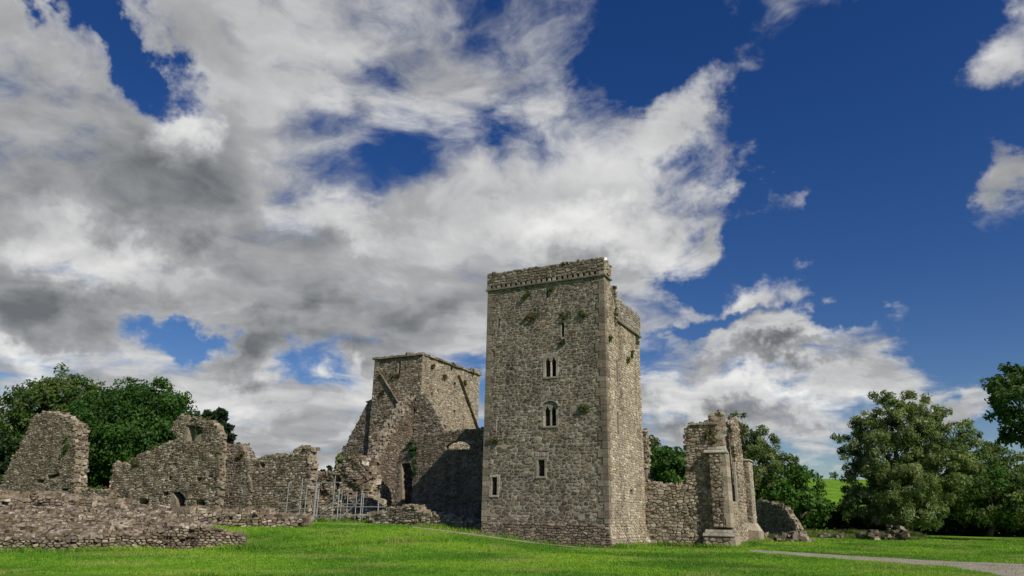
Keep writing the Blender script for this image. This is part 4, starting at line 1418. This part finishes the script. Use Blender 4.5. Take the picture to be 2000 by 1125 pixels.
# shaded wall running back towards the trees
n0 = Vector((-.95, -.31, 0)); PX = Plane(Vector((23.2, 70.5, 0)), Vector((.31, -.95, 0)), Z, n0)
ruin('shaded_wall', 'dark sloping wall in its own shade beside the bright bush', PX,
     [(1474, 985), (1480, 979), (1500, 981), (1520, 986), (1532, 992), (1543, 1008), (1552, 1022), (1560, 1035), (1568, 1048)], (1054, 1056), .6, pal=GREY, limit=60, rough=.08, er=.16, epal=FOOT)


def heap(label, pts, y, n, r, pal=BANK, name='rubble_heap'):
    P = [on_y(px, py, y) for (px, py) in pts]
    root = thing(name, label, 'rubble', (P[0].x, P[0].y, gz(P[0].x, P[0].y)), 'heaps of fallen stones by the right-hand trees')
    for i in range(n):
        t = random.random() * (len(P) - 1); k = int(t); f = t - k
        q = P[k].lerp(P[min(k + 1, len(P) - 1)], f)
        x, yy = q.x + random.uniform(-.3, .3), q.y + random.uniform(-.8, .8)
        z0 = gz(x, yy); z = z0 + random.random() ** 1.5 * max(.1, (q.z - z0))
        rr = r * random.uniform(.5, 1.4)
        link_mesh('stone', shard((x, yy, z), (rr * 1.5, rr * 1.1, rr * .7)), BOX_F, [tone(pal)] * 8, M_BANK, root)


heap('fallen stones at the foot of the dark sloping wall', [(1488, 1048), (1520, 1044), (1560, 1040), (1582, 1046)], 60, 45, .22)
heap('small dark heap of stones in the long grass', [(1598, 1046), (1615, 1043), (1640, 1042)], 66, 24, .2, FOOT)
heap('tumbled pile of stones under the big willow', [(1684, 1048), (1700, 1036), (1725, 1030), (1750, 1024), (1765, 1036)], 64, 50, .2, BANK)


# ------------------------------------------------------------------ scaffolding
def build_scaffold():
    P0 = face_b(3.0); P1 = face_b(4.1)
    c = P0.P(*P0.px(670, 1025))
    root = thing('scaffolding', 'open steel tube scaffolding with diagonal braces standing against the collapsed rubble', 'scaffolding', (c.x, c.y, gz(c.x, c.y)))

    def bar(nm, pl, a, b, r=.035, mat=None, down=False, d=0.0):
        A = pl.P(*pl.px(*a), d); B = pl.P(*pl.px(*b), d)
        if down: A.z = gz(A.x, A.y) - .02; B.x, B.y = A.x, A.y
        mb = MB(); mb.tube(A, B, r, r, 6); mb.build(nm, mat or M_STEEL, root)
        return A, B
    for (x, y0, y1) in ((612, 1022, 945), (617, 1020, 955), (657, 1026, 957), (702, 1028, 956), (736, 1030, 961)):
        bar('standard', P0, (x, y0), (x - (y0 - y1) * -.03, y1), .045, None, True)
    for (x, y0, y1) in ((558, 1005, 942), (584, 1008, 934), (594, 1008, 952), (612, 1008, 928), (648, 1010, 929), (664, 1012, 958), (676, 1012, 965), (693, 1012, 960), (707, 1012, 966)):
        bar('standard', P1, (x, y0), (x + (y0 - y1) * .03, y1), .034, None, True)
    for (a, b) in (((614, 990), (737, 990)), ((608, 1007), (736, 1007)), ((655, 1022), (740, 1022)), ((640, 1018), (700, 1020))):
        bar('ledger', P0, a, b, .035)
    for (a, b) in (((556, 954), (620, 944)), ((584, 951), (626, 953)), ((614, 943), (662, 942)), ((556, 999), (612, 990)), ((584, 976), (616, 976)), ((640, 985), (710, 984))):
        bar('ledger', P1, a, b, .032)
    for x in (614, 657, 702, 736):
        for y in (990, 1007):
            A = P0.P(*P0.px(x, y)); B = A + E2 * 1.2
            mb = MB(); mb.tube(A - E2 * .15, B, .03, .03, 6); mb.build('transom', M_STEEL, root)
    bar('brace', P0, (612, 1019), (660, 972), .045, d=.08); bar('brace', P0, (656, 1024), (704, 976), .045, d=.08)
    for i in range(3):
        A = P0.px(648, 1021); B = P0.px(738, 1021)
        d = -.15 - .26 * i
        mb = MB(); pts = [P0.P(A[0], A[1], d), P0.P(B[0], B[1] , d), P0.P(B[0], B[1], d - .22), P0.P(A[0], A[1], d - .22)]
        zz = pts[0].z
        for p in pts: p.z = zz
        mb.hexa([p + Z * .05 for p in pts] + [p + Z * .095 for p in pts]); mb.build('board', M_BOARD, root)
    for i in range(3):
        A = P0.px(655, 1006); B = P0.px(704, 1006)
        d = -.15 - .26 * i
        pts = [P0.P(A[0], A[1], d), P0.P(B[0], A[1], d), P0.P(B[0], A[1], d - .22), P0.P(A[0], A[1], d - .22)]
        mb = MB(); mb.hexa([p + Z * .05 for p in pts] + [p + Z * .095 for p in pts]); mb.build('board', M_BOARD, root)


build_scaffold()


# ------------------------------------------------------------------ trees and plants
def leaf_cloud(centres, radii, per, size, cols, up=0.35, flat=0.8, long=1.5, centre=None, droop=0.0):
    """Leaves (four-cornered) scattered in soft clumps; returns points and colours."""
    n = len(centres)
    C = np.repeat(centres, per, 0); Rr = np.repeat(radii, per, 0)
    m = len(C)
    off = rng.normal(0, 1, (m, 3)); off /= np.maximum(1, np.linalg.norm(off, axis=1, keepdims=True) / 1.9)
    P = C + off * Rr * np.array([.5, .5, .5 * flat])
    nrm = rng.normal(0, 1, (m, 3)); nrm[:, 2] += up
    if centre is not None:
        o = C - centre; o /= np.maximum(1e-3, np.linalg.norm(o, axis=1, keepdims=True)); nrm += o * .9
    nrm /= np.linalg.norm(nrm, axis=1, keepdims=True)
    t = rng.normal(0, 1, (m, 3)); t[:, 2] -= droop
    t -= nrm * (t * nrm).sum(1, keepdims=True); t /= np.maximum(1e-3, np.linalg.norm(t, axis=1, keepdims=True))
    b = np.cross(nrm, t)
    s = size * rng.uniform(.6, 1.35, (m, 1))
    v = np.stack([P - t * s * long * .5, P + b * s * .42 - t * s * .05, P + t * s * long * .5, P - b * s * .42 - t * s * .05], 1).reshape(-1, 3)
    base = np.array(cols)
    cc = np.repeat(base[rng.integers(0, len(base), n)], per, 0) * rng.uniform(.75, 1.25, (m, 1)) * np.repeat(rng.uniform(.8, 1.2, (n, 1)), per, 0)
    return v, np.repeat(cc, 4, 0)


DEEP = [(.038, .095, .016), (.046, .115, .018), (.030, .075, .013), (.058, .130, .024)]
OLIVE = [(.100, .150, .040), (.085, .130, .036), (.120, .165, .052), (.070, .115, .030)]
SILVER = [(.215, .265, .110), (.175, .225, .090), (.265, .310, .155), (.140, .190, .068)]
BRIGHT = [(.065, .150, .022), (.055, .130, .018), (.080, .170, .028)]
PINE = [(.022, .045, .014), (.028, .055, .018), (.018, .038, .012)]


def tree(name, label, y, base_px, lobes, cols, dens=1.0, size=.30, trunk=.35, group=None, spread=.16, per=46, cat='tree', limbs=True, droop=0.0, long=1.5, shell=.62, stray=.14):
    """lobes: picture centre and radii, plus a depth offset; each becomes an ellipsoid of leaf clumps."""
    B = on_y(base_px, 1000, y); bz = gz(B.x, B.y)
    root = thing(name, label, cat, (B.x, B.y, bz), group)
    V = []; Cc = []
    k = y / 1470.0 * 1.02
    L = []
    for lb in lobes:
        px, py, rx, ry = lb[:4]; dy = lb[4] if len(lb) > 4 else 0
        c = on_y(px, py, y + dy)
        r = np.array([rx * k, max(rx, ry) * k * .85, ry * k])
        L.append((np.array(c), r))
    mid = np.mean([l[0] for l in L], 0)
    for (c, r) in L:
        vol = r[0] * r[1] + r[1] * r[2] + r[0] * r[2]
        n = int(max(14, vol * 2.1 * dens))
        d = rng.normal(0, 1, (n, 3)); d /= np.linalg.norm(d, axis=1, keepdims=True)
        rad = shell + (1 - shell) * rng.random((n, 1)) ** .7 + (rng.random((n, 1)) < .22) * rng.uniform(0, stray, (n, 1))
        lump = 1 + .16 * np.sin(d[:, :1] * 7 + c[0]) * np.cos(d[:, 2:] * 6 + c[2])
        cen = c + d * r * rad * lump
        rr = np.repeat(np.minimum(1.5, np.maximum(.55, spread * r.mean() * rng.uniform(.7, 1.5, (n, 1)) + .25)), 3, 1)
        v, cc = leaf_cloud(cen, rr, per, size, cols, centre=c, droop=droop, long=long)
        V.append(v); Cc.append(cc)
    V = np.concatenate(V); Cc = np.concatenate(Cc)
    link_tris('crown', V, 4, Cc, M_LEAF, root)
    mb = MB()
    top = Vector(mid); foot = Vector((B.x, B.y, bz - .3))
    fork = foot.lerp(top, .45)
    mb.tube(foot, foot.lerp(fork, .5) + Vector((random.uniform(-.2, .2), 0, 0)), trunk * 1.25, trunk, 9)
    mb.tube(foot.lerp(fork, .5), fork, trunk, trunk * .8, 9)
    mb.build('trunk', M_BARK, root, True)
    if limbs:
        mb = MB()
        for (c, r) in L:
            c = Vector(c); m_ = fork.lerp(c, .55) + Vector((random.uniform(-.3, .3), random.uniform(-.3, .3), .2 * trunk))
            mb.tube(fork - Z * .1, m_, trunk * .6, trunk * .4, 7); mb.tube(m_, c, trunk * .4, trunk * .15, 6)
            for q in range(5):
                d = Vector(rng.normal(0, 1, 3)); d.normalize()
                e = c + Vector((d.x * r[0], d.y * r[1], abs(d.z) * r[2])) * .8
                mb.tube(m_.lerp(c, .7), e, trunk * .16, .02, 5)
        mb.build('limbs', M_BARK, root, True)
    return root


GT = 'trees beyond the ruins'
tree('broadleaf_tree', 'feathery olive-green tree behind the tall wall stump', 100, 105,
     [(75, 800, 62, 58), (130, 785, 66, 54, 3), (160, 825, 50, 60), (40, 850, 42, 50, -2), (110, 860, 90, 60, 2), (20, 900, 40, 60, 3), (40, 950, 60, 60, 3)], OLIVE + DEEP[1:2], 1.1, .28, .5, GT, droop=.4, long=2.4, stray=.26, per=52)
tree('broadleaf_tree', 'broad dark green tree between the wall stump and the arched ruin', 92, 255,
     [(240, 800, 70, 52), (300, 800, 62, 52, -2), (185, 835, 58, 62, -3), (340, 830, 36, 58), (260, 860, 100, 66, -3), (200, 910, 70, 56, -2), (300, 910, 80, 50), (180, 950, 50, 40, -2), (230, 960, 80, 40, 2)], DEEP, 1.35, .28, .55, GT, per=56)
tree('pine_tree', 'dark pine peeping over the top of the arched ruin', 110, 420,
     [(395, 825, 24, 20), (425, 812, 20, 12), (430, 838, 20, 14), (415, 850, 30, 22), (437, 858, 16, 10), (445, 880, 34, 18, 2), (470, 888, 22, 12), (485, 905, 12, 18), (455, 930, 40, 30)], PINE, 2.2, .34, .3, GT, long=2.2, stray=.3)
tree('broadleaf_bush', 'rounded deep green bush behind the low linking wall', 84, 1305,
     [(1305, 905, 36, 36), (1320, 925, 30, 36, -2), (1285, 925, 30, 40, 2), (1300, 950, 46, 30), (1335, 915, 24, 40, 3)], DEEP + BRIGHT[:1], 1.3, .30, .25, GT)
tree('broadleaf_tree', 'pale green tree behind the bush, close to the tall tower', 100, 1276,
     [(1276, 880, 20, 24), (1290, 905, 26, 34), (1270, 920, 22, 40)], OLIVE, 1.3, .30, .25, GT)
tree('broadleaf_tree', 'upright grey-green tree rising behind the broken window', 88, 1478,
     [(1445, 832, 22, 24), (1440, 875, 34, 40, 2), (1488, 862, 30, 28), (1500, 890, 30, 26), (1475, 910, 46, 44, -2), (1532, 905, 26, 24), (1515, 945, 40, 36), (1460, 960, 50, 44), (1548, 920, 14, 12)], SILVER[:2] + OLIVE, 1.2, .16, .35, GT, stray=.34, long=2.6, per=80, droop=.4, shell=.5)
tree('broadleaf_bush', 'bright green bush above the dark sloping wall', 82, 1555,
     [(1552, 950, 46, 38), (1578, 945, 20, 30), (1530, 970, 36, 30), (1592, 980, 24, 28, 1), (1565, 990, 56, 30)], BRIGHT, 1.3, .27, .2, GT, stray=.25)
tree('willow_tree', 'large silvery willow with a ragged crown on the lawn edge', 84, 1765,
     [(1735, 795, 36, 38), (1795, 805, 48, 40, -1), (1765, 840, 60, 44, -2), (1695, 840, 40, 38), (1675, 880, 36, 44), (1735, 890, 60, 50, -3), (1815, 870, 50, 50, -2), (1868, 862, 40, 42), (1880, 905, 44, 40), (1840, 915, 54, 44, -1), (1690, 930, 46, 40), (1760, 950, 66, 46, -3), (1820, 950, 56, 44), (1760, 1000, 80, 32, -1), (1680, 985, 40, 36)], SILVER + OLIVE[:2], 1.15, .15, .6, GT, droop=.6, long=2.8, stray=.34, shell=.45, per=95, spread=.13)
tree('broadleaf_bush', 'dark leafy bushes to the right of the willow', 86, 1920,
     [(1910, 915, 44, 40), (1950, 900, 40, 34, 2), (1985, 930, 44, 50), (1930, 960, 66, 44, -2), (1890, 985, 60, 36), (1970, 990, 60, 40), (2030, 960, 50, 60)], DEEP[1:] + OLIVE, 1.1, .24, .3, GT, cat='bush', stray=.3, per=56)
tree('ash_tree', 'ash branches hanging into view high at the right edge', 62, 2190,
     [(1985, 735, 30, 26), (1950, 755, 32, 16), (1975, 775, 42, 26, -1), (1960, 805, 28, 22), (1995, 820, 40, 34), (1985, 850, 30, 24, 1), (2040, 780, 60, 70), (2060, 860, 60, 60)], DEEP + OLIVE[:1], .62, .24, .4, GT, long=1.8, stray=.4, shell=.4, spread=.2)
tree('hedge_bush', 'low dark thicket in the shade below the bright bush', 88, 1612,
     [(1590, 1005, 50, 24), (1640, 1012, 46, 22), (1550, 1015, 40, 24), (1660, 1020, 40, 20)], DEEP[2:3] + PINE, 1.5, .28, .12, GT, cat='bush', limbs=False)
tree('hedge_bush', 'black-green thicket under the right-hand trees', 90, 1880,
     [(1720, 1020, 60, 24), (1800, 1020, 70, 28), (1880, 1018, 60, 32), (1950, 1018, 60, 36), (2010, 1015, 50, 40)], DEEP[2:3] + PINE, 1.5, .30, .12, GT, cat='bush', limbs=False)
tree('broadleaf_bush', 'gloomy leafy mass at the left edge behind the wall stump', 88, -20,
     [(5, 905, 40, 50), (-30, 900, 50, 70), (15, 950, 50, 50), (-20, 970, 60, 40)], DEEP[2:3] + PINE, 1.1, .32, .2, GT, cat='bush', limbs=False)
for (px, lab) in ((612, 'tiny far bush on the skyline beside the range wall'), (640, 'tiny far bush on the skyline above the rubble wall')):
    tree('distant_bush', lab, 290, px, [(px, 922, 14, 10), (px + 12, 926, 12, 8)], PINE, .35, .6, .2, GT, cat='bush', limbs=False, per=30)


def tuft(label, pl, px, py, w, h, cols, n=60, size=.11, out=.12, name='wall_plant', group='plants rooted in the masonry'):
    """A plant growing out of a wall joint: stems and leaves."""
    u, v = pl.px(px, py)
    P = pl.P(u, v, .02)
    root = thing(name, label, 'plant', P, group)
    k = (P - EYE).length / 1500.0
    m = 10
    cen = np.array([pl.P(u + random.uniform(-.5, .5) * w * k, v + random.uniform(-.5, .5) * h * k, out * random.uniform(.2, 1.4)) for _ in range(m)])
    v_, c_ = leaf_cloud(cen, np.full((m, 3), max(.14, .3 * min(w, h) * k)), max(6, n // m), size, cols, droop=.5, long=2.0)
    link_tris('leaves', v_, 4, c_, M_LEAF, root)
    mb = MB()
    for c in cen[:6]:
        mb.tube(P - pl.N * .05, Vector(c), .012, .006, 4)
    mb.build('stems', M_BARK, root)


WEED = [(.13, .12, .045), (.085, .095, .03), (.15, .115, .055)]
F = face_b(0.0); S = face_a(0.0); CF = face_b(BC); CS = face_a(AC, BC)
for (x, y, w, h, lab) in ((1030, 573, 18, 20, 'straggly brown weed under the parapet, left of the topmost slit'), (1077, 565, 12, 8, 'small weed beside the topmost slit of the tall tower'),
                          (1041, 617, 20, 16, 'dark weed tuft high on the broad face, left of the others in its row'), (1106, 618, 18, 12, 'weed tuft just above the short slit window'),
                          (1137, 614, 12, 14, 'weed tuft near the corner on the broad tower face'), (1141, 797, 16, 14, 'green weed right of the arched twin window'),
                          (1098, 668, 10, 8, 'tiny weed under the short slit window'), (966, 860, 18, 8, 'thin weed patch near the far left edge of the tall tower')):
    tuft(lab, F, x, y, w * 1.25, h * 1.1, WEED + DEEP[:2], 150, .08)
for (x, y, w, h, lab) in ((1200, 618, 8, 36, 'bushy weed hanging at the break of the side parapet'), (1242, 662, 8, 22, 'dark weed at the far corner below the side parapet'), (1189, 661, 7, 9, 'weed tuft close to the corner on the sunlit face'),
                          (1224, 703, 6, 12, 'lower weed of the pair on the sunlit tower face'), (1232, 692, 6, 14, 'upper weed of the pair on the sunlit tower face')):
    tuft(lab, S, x, y, w, h, WEED + DEEP[:2], 130, .08)
for (pl, x, y, w, h, lab) in ((CF, 772, 735, 26, 10, 'mossy weed on the shaded face of the crossing tower'), (CF, 748, 768, 8, 10, 'weed under the roof scar of the crossing tower'), (CS, 882, 714, 14, 10, 'brown weed under the eaves of the crossing tower'),
                          (CS, 866, 736, 10, 10, 'weed left of the roof scar peak on the warm tower face'), (CS, 907, 747, 8, 8, 'weed right of the roof scar peak on the warm tower face'), (CS, 922, 728, 8, 10, 'weed near the far corner of the crossing tower'),
                          (CS, 844, 716, 8, 8, 'small weed near the front corner of the crossing tower')):
    tuft(lab, pl, x, y, w, h, WEED, 90, .16)
tuft('dark ivy climbing the end of the courtyard wall beside its broken doorway', PY, 808, 893, 14, 62, DEEP, 420, .16, .2, 'ivy')
tuft('ivy strand beside the roof scars at the foot of the crossing tower', CF, 816, 800, 8, 40, DEEP, 200, .16, .5, 'ivy')
tuft('leafy creeper on the right edge of the tall wall stump', PS_, 131, 872, 8, 34, BRIGHT, 200, .16, .15, 'ivy')
tuft('grassy crest on the collapsed rubble wall', PK, 692, 897, 40, 10, WEED + BRIGHT[:1], 260, .18, .1, 'grass_tuft')
tuft('moss cushion on the broken shoulder of the arched ruin', PA, 268, 905, 16, 10, BRIGHT[:1] + WEED, 140, .16, .15, 'grass_tuft')
tuft('green tufts along the low wall top beside the wall stump', face_b(3.6), 180, 954, 60, 5, BRIGHT + WEED, 260, .18, -.4, 'grass_tuft')
tuft('grey shrub leaning on the foot of the gable shoulder', PW, 664, 897, 14, 16, SILVER, 200, .16, .2, 'wall_plant')
tuft('weeds on the wall of the ruined window beside the upper buttress slabs', face_b(BW), 1388, 850, 18, 26, WEED, 180, .11)
tuft('grassy fringe along the top of the long range wall', PB, 530, 890, 60, 4, BRIGHT[:1] + WEED, 300, .14, -.4, 'grass_tuft')
tuft('mossy top of the chimney-like stump', PB, 570, 893, 14, 10, BRIGHT[:1] + WEED, 160, .14, -.2, 'grass_tuft')
tuft('sparse weeds on the crown of the tall wall stump', PS_, 100, 807, 50, 5, WEED, 200, .13, -.5, 'grass_tuft')
tuft('weeds on the high window head of the arched ruin', PA, 388, 818, 50, 5, BRIGHT[:1] + WEED, 220, .13, -.5, 'grass_tuft')
tuft('weeds on the sloping shoulder of the arched ruin', PA, 310, 874, 40, 12, WEED, 200, .13, -.3, 'grass_tuft')
tuft('mossy tuft on the head of the short grey wall', face_b(6.3), 470, 890, 14, 10, BRIGHT[:1] + WEED, 120, .16)


# ------------------------------------------------------------------ grass
def field(x, y, scale, seed):
    """Smooth random field 0..1 from a few rotated waves."""
    r = np.random.default_rng(seed); s = 0
    for k in range(7):
        a = r.uniform(0, 6.28); f = scale * r.uniform(.5, 1.8)
        s = s + np.sin(f * (x * math.cos(a) + y * math.sin(a)) + r.uniform(0, 6.28) + 1.3 * np.sin(f * .6 * (x * math.sin(a) - y * math.cos(a)) + r.uniform(0, 6.28)))
    return np.clip(.5 + s / 6.5, 0, 1)


def build_grass():
    n = 900000
    # more blades where the picture sees them larger
    y = 21.0 * (76 / 21.0) ** (rng.random(n) ** 1.15)
    x = rng.uniform(-.80, .80, n) * (y + 2)
    # unmown fringe against the foot of the walls and along the paths
    lines = [(W(-14, -.35), W(.3, -.50)), (W(.45, -.4), W(.45, 7.6)), (W(.4, BW - .35), W(4.2, BW - .35)), (W(3.9, BW - 1.1), W(6.2, BW - 1.1)), (W(6.3, BW - .8), W(6.6, 18)),
             (PN.P(0, 0, .45), PN.P(22, 0, .35)), (W(-26, 3.4), W(-15, 2.6)), (W(-15, 1.8), W(-9, 1.7))]
    fx, fy = [], []
    for (p, q) in lines:
        k = int((q - p).length * 700)
        t = rng.random(k)
        fx.append(p.x + (q.x - p.x) * t + rng.normal(0, .16, k)); fy.append(p.y + (q.y - p.y) * t + rng.normal(0, .16, k))
    fx = np.concatenate(fx); fy = np.concatenate(fy)
    fringe = np.r_[np.zeros(len(x)), np.ones(len(fx))]
    x = np.r_[x, fx]; y = np.r_[y, fy]
    keep = np.ones(len(x), bool)
    for poly in EXCLUDE:
        hit = inside(poly, np.stack([x + rng.normal(0, .12, len(x)), y + rng.normal(0, .12, len(x))], 1))
        keep &= ~hit | (rng.random(len(x)) < .04)
    x, y, fringe = x[keep], y[keep], fringe[keep]
    z = ground_z(x, y)
    q = project(np.stack([x, y, z], 1))
    ok = (q[:, 0] > -60) & (q[:, 0] < 2060) & (q[:, 1] < 1180)
    x, y, z, fringe = x[ok], y[ok], z[ok], fringe[ok]; m = len(x)
    big = field(x, y, .45, 5); mid = field(x, y, 1.7, 6); dry = field(x, y, .8, 9); small = field(x, y, 5.0, 12)
    h = rng.uniform(.025, .07, m) * (.55 + .9 * mid) * (1 + (y - 21) / 90) * (1 + 3.4 * fringe * rng.random(m))
    w = rng.uniform(.007, .014, m) * (1 + (y - 21) / 30)
    a = rng.uniform(0, 2 * math.pi, m)
    lx, ly = rng.normal(0, .5, m) * h, rng.normal(0, .5, m) * h
    dx, dy = np.cos(a) * w, np.sin(a) * w
    v = np.empty((m, 3, 3), np.float32)
    v[:, 0] = np.stack([x - dx, y - dy, z - .005], 1); v[:, 1] = np.stack([x + dx, y + dy, z - .005], 1); v[:, 2] = np.stack([x + lx, y + ly, z + h], 1)
    deep = np.array((.065, .175, .010)); mid_c = np.array((.125, .290, .016)); lite = np.array((.240, .380, .030)); straw = np.array((.330, .320, .110))
    k1 = np.clip(-.02 + .95 * big + .5 * (small - .5) + rng.normal(0, .16, m), 0, 1)[:, None]
    c = deep + (mid_c - deep) * np.minimum(1, k1 * 2) + (lite - mid_c) * np.maximum(0, k1 * 2 - 1)
    ks = (np.clip((dry - .62) * 2.6, 0, .65) + .35 * fringe * rng.random(m) + .04)
    ks = (rng.random(m) < ks)[:, None] * rng.uniform(.3, .9, (m, 1))
    c = c * (1 - ks) + straw * ks
    c *= rng.uniform(.75, 1.25, (m, 1))
    o = link_tris('grass', v.reshape(-1, 3), 3, np.repeat(c, 3, 0), M_GRASS)
    tag(o, 'short bright green grass of the lawn', None, None, 'stuff')


build_grass()


def build_long_grass():
    """Unmown grass along the foot of the trees on the right."""
    m = 60000
    t = rng.random(m)
    px = 1470 + 330 * t
    y = rng.uniform(66, 82, m)
    x = (px - 1000) / 1470.0 * y + rng.normal(0, .4, m)
    z = ground_z(x, y)
    h = rng.uniform(.25, .75, m) * (.6 + .4 * np.sin(x * 1.1) * np.sin(y * .9))
    w = rng.uniform(.012, .025, m); a = rng.uniform(0, 2 * math.pi, m)
    dx, dy = np.cos(a) * w, np.sin(a) * w
    v = np.empty((m, 3, 3), np.float32)
    v[:, 0] = np.stack([x - dx, y - dy, z - .01], 1); v[:, 1] = np.stack([x + dx, y + dy, z - .01], 1)
    v[:, 2] = np.stack([x + rng.normal(0, .3, m) * h, y + rng.normal(0, .3, m) * h, z + h], 1)
    cols = np.array([(.10, .17, .025), (.14, .19, .04), (.075, .13, .018), (.19, .19, .07)])
    c = cols[rng.integers(0, 4, m)] * rng.uniform(.7, 1.3, (m, 1))
    o = link_tris('long_grass', v.reshape(-1, 3), 3, np.repeat(c, 3, 0), M_GRASS)
    tag(o, 'unmown olive grass along the foot of the right-hand trees', None, None, 'stuff')


build_long_grass()
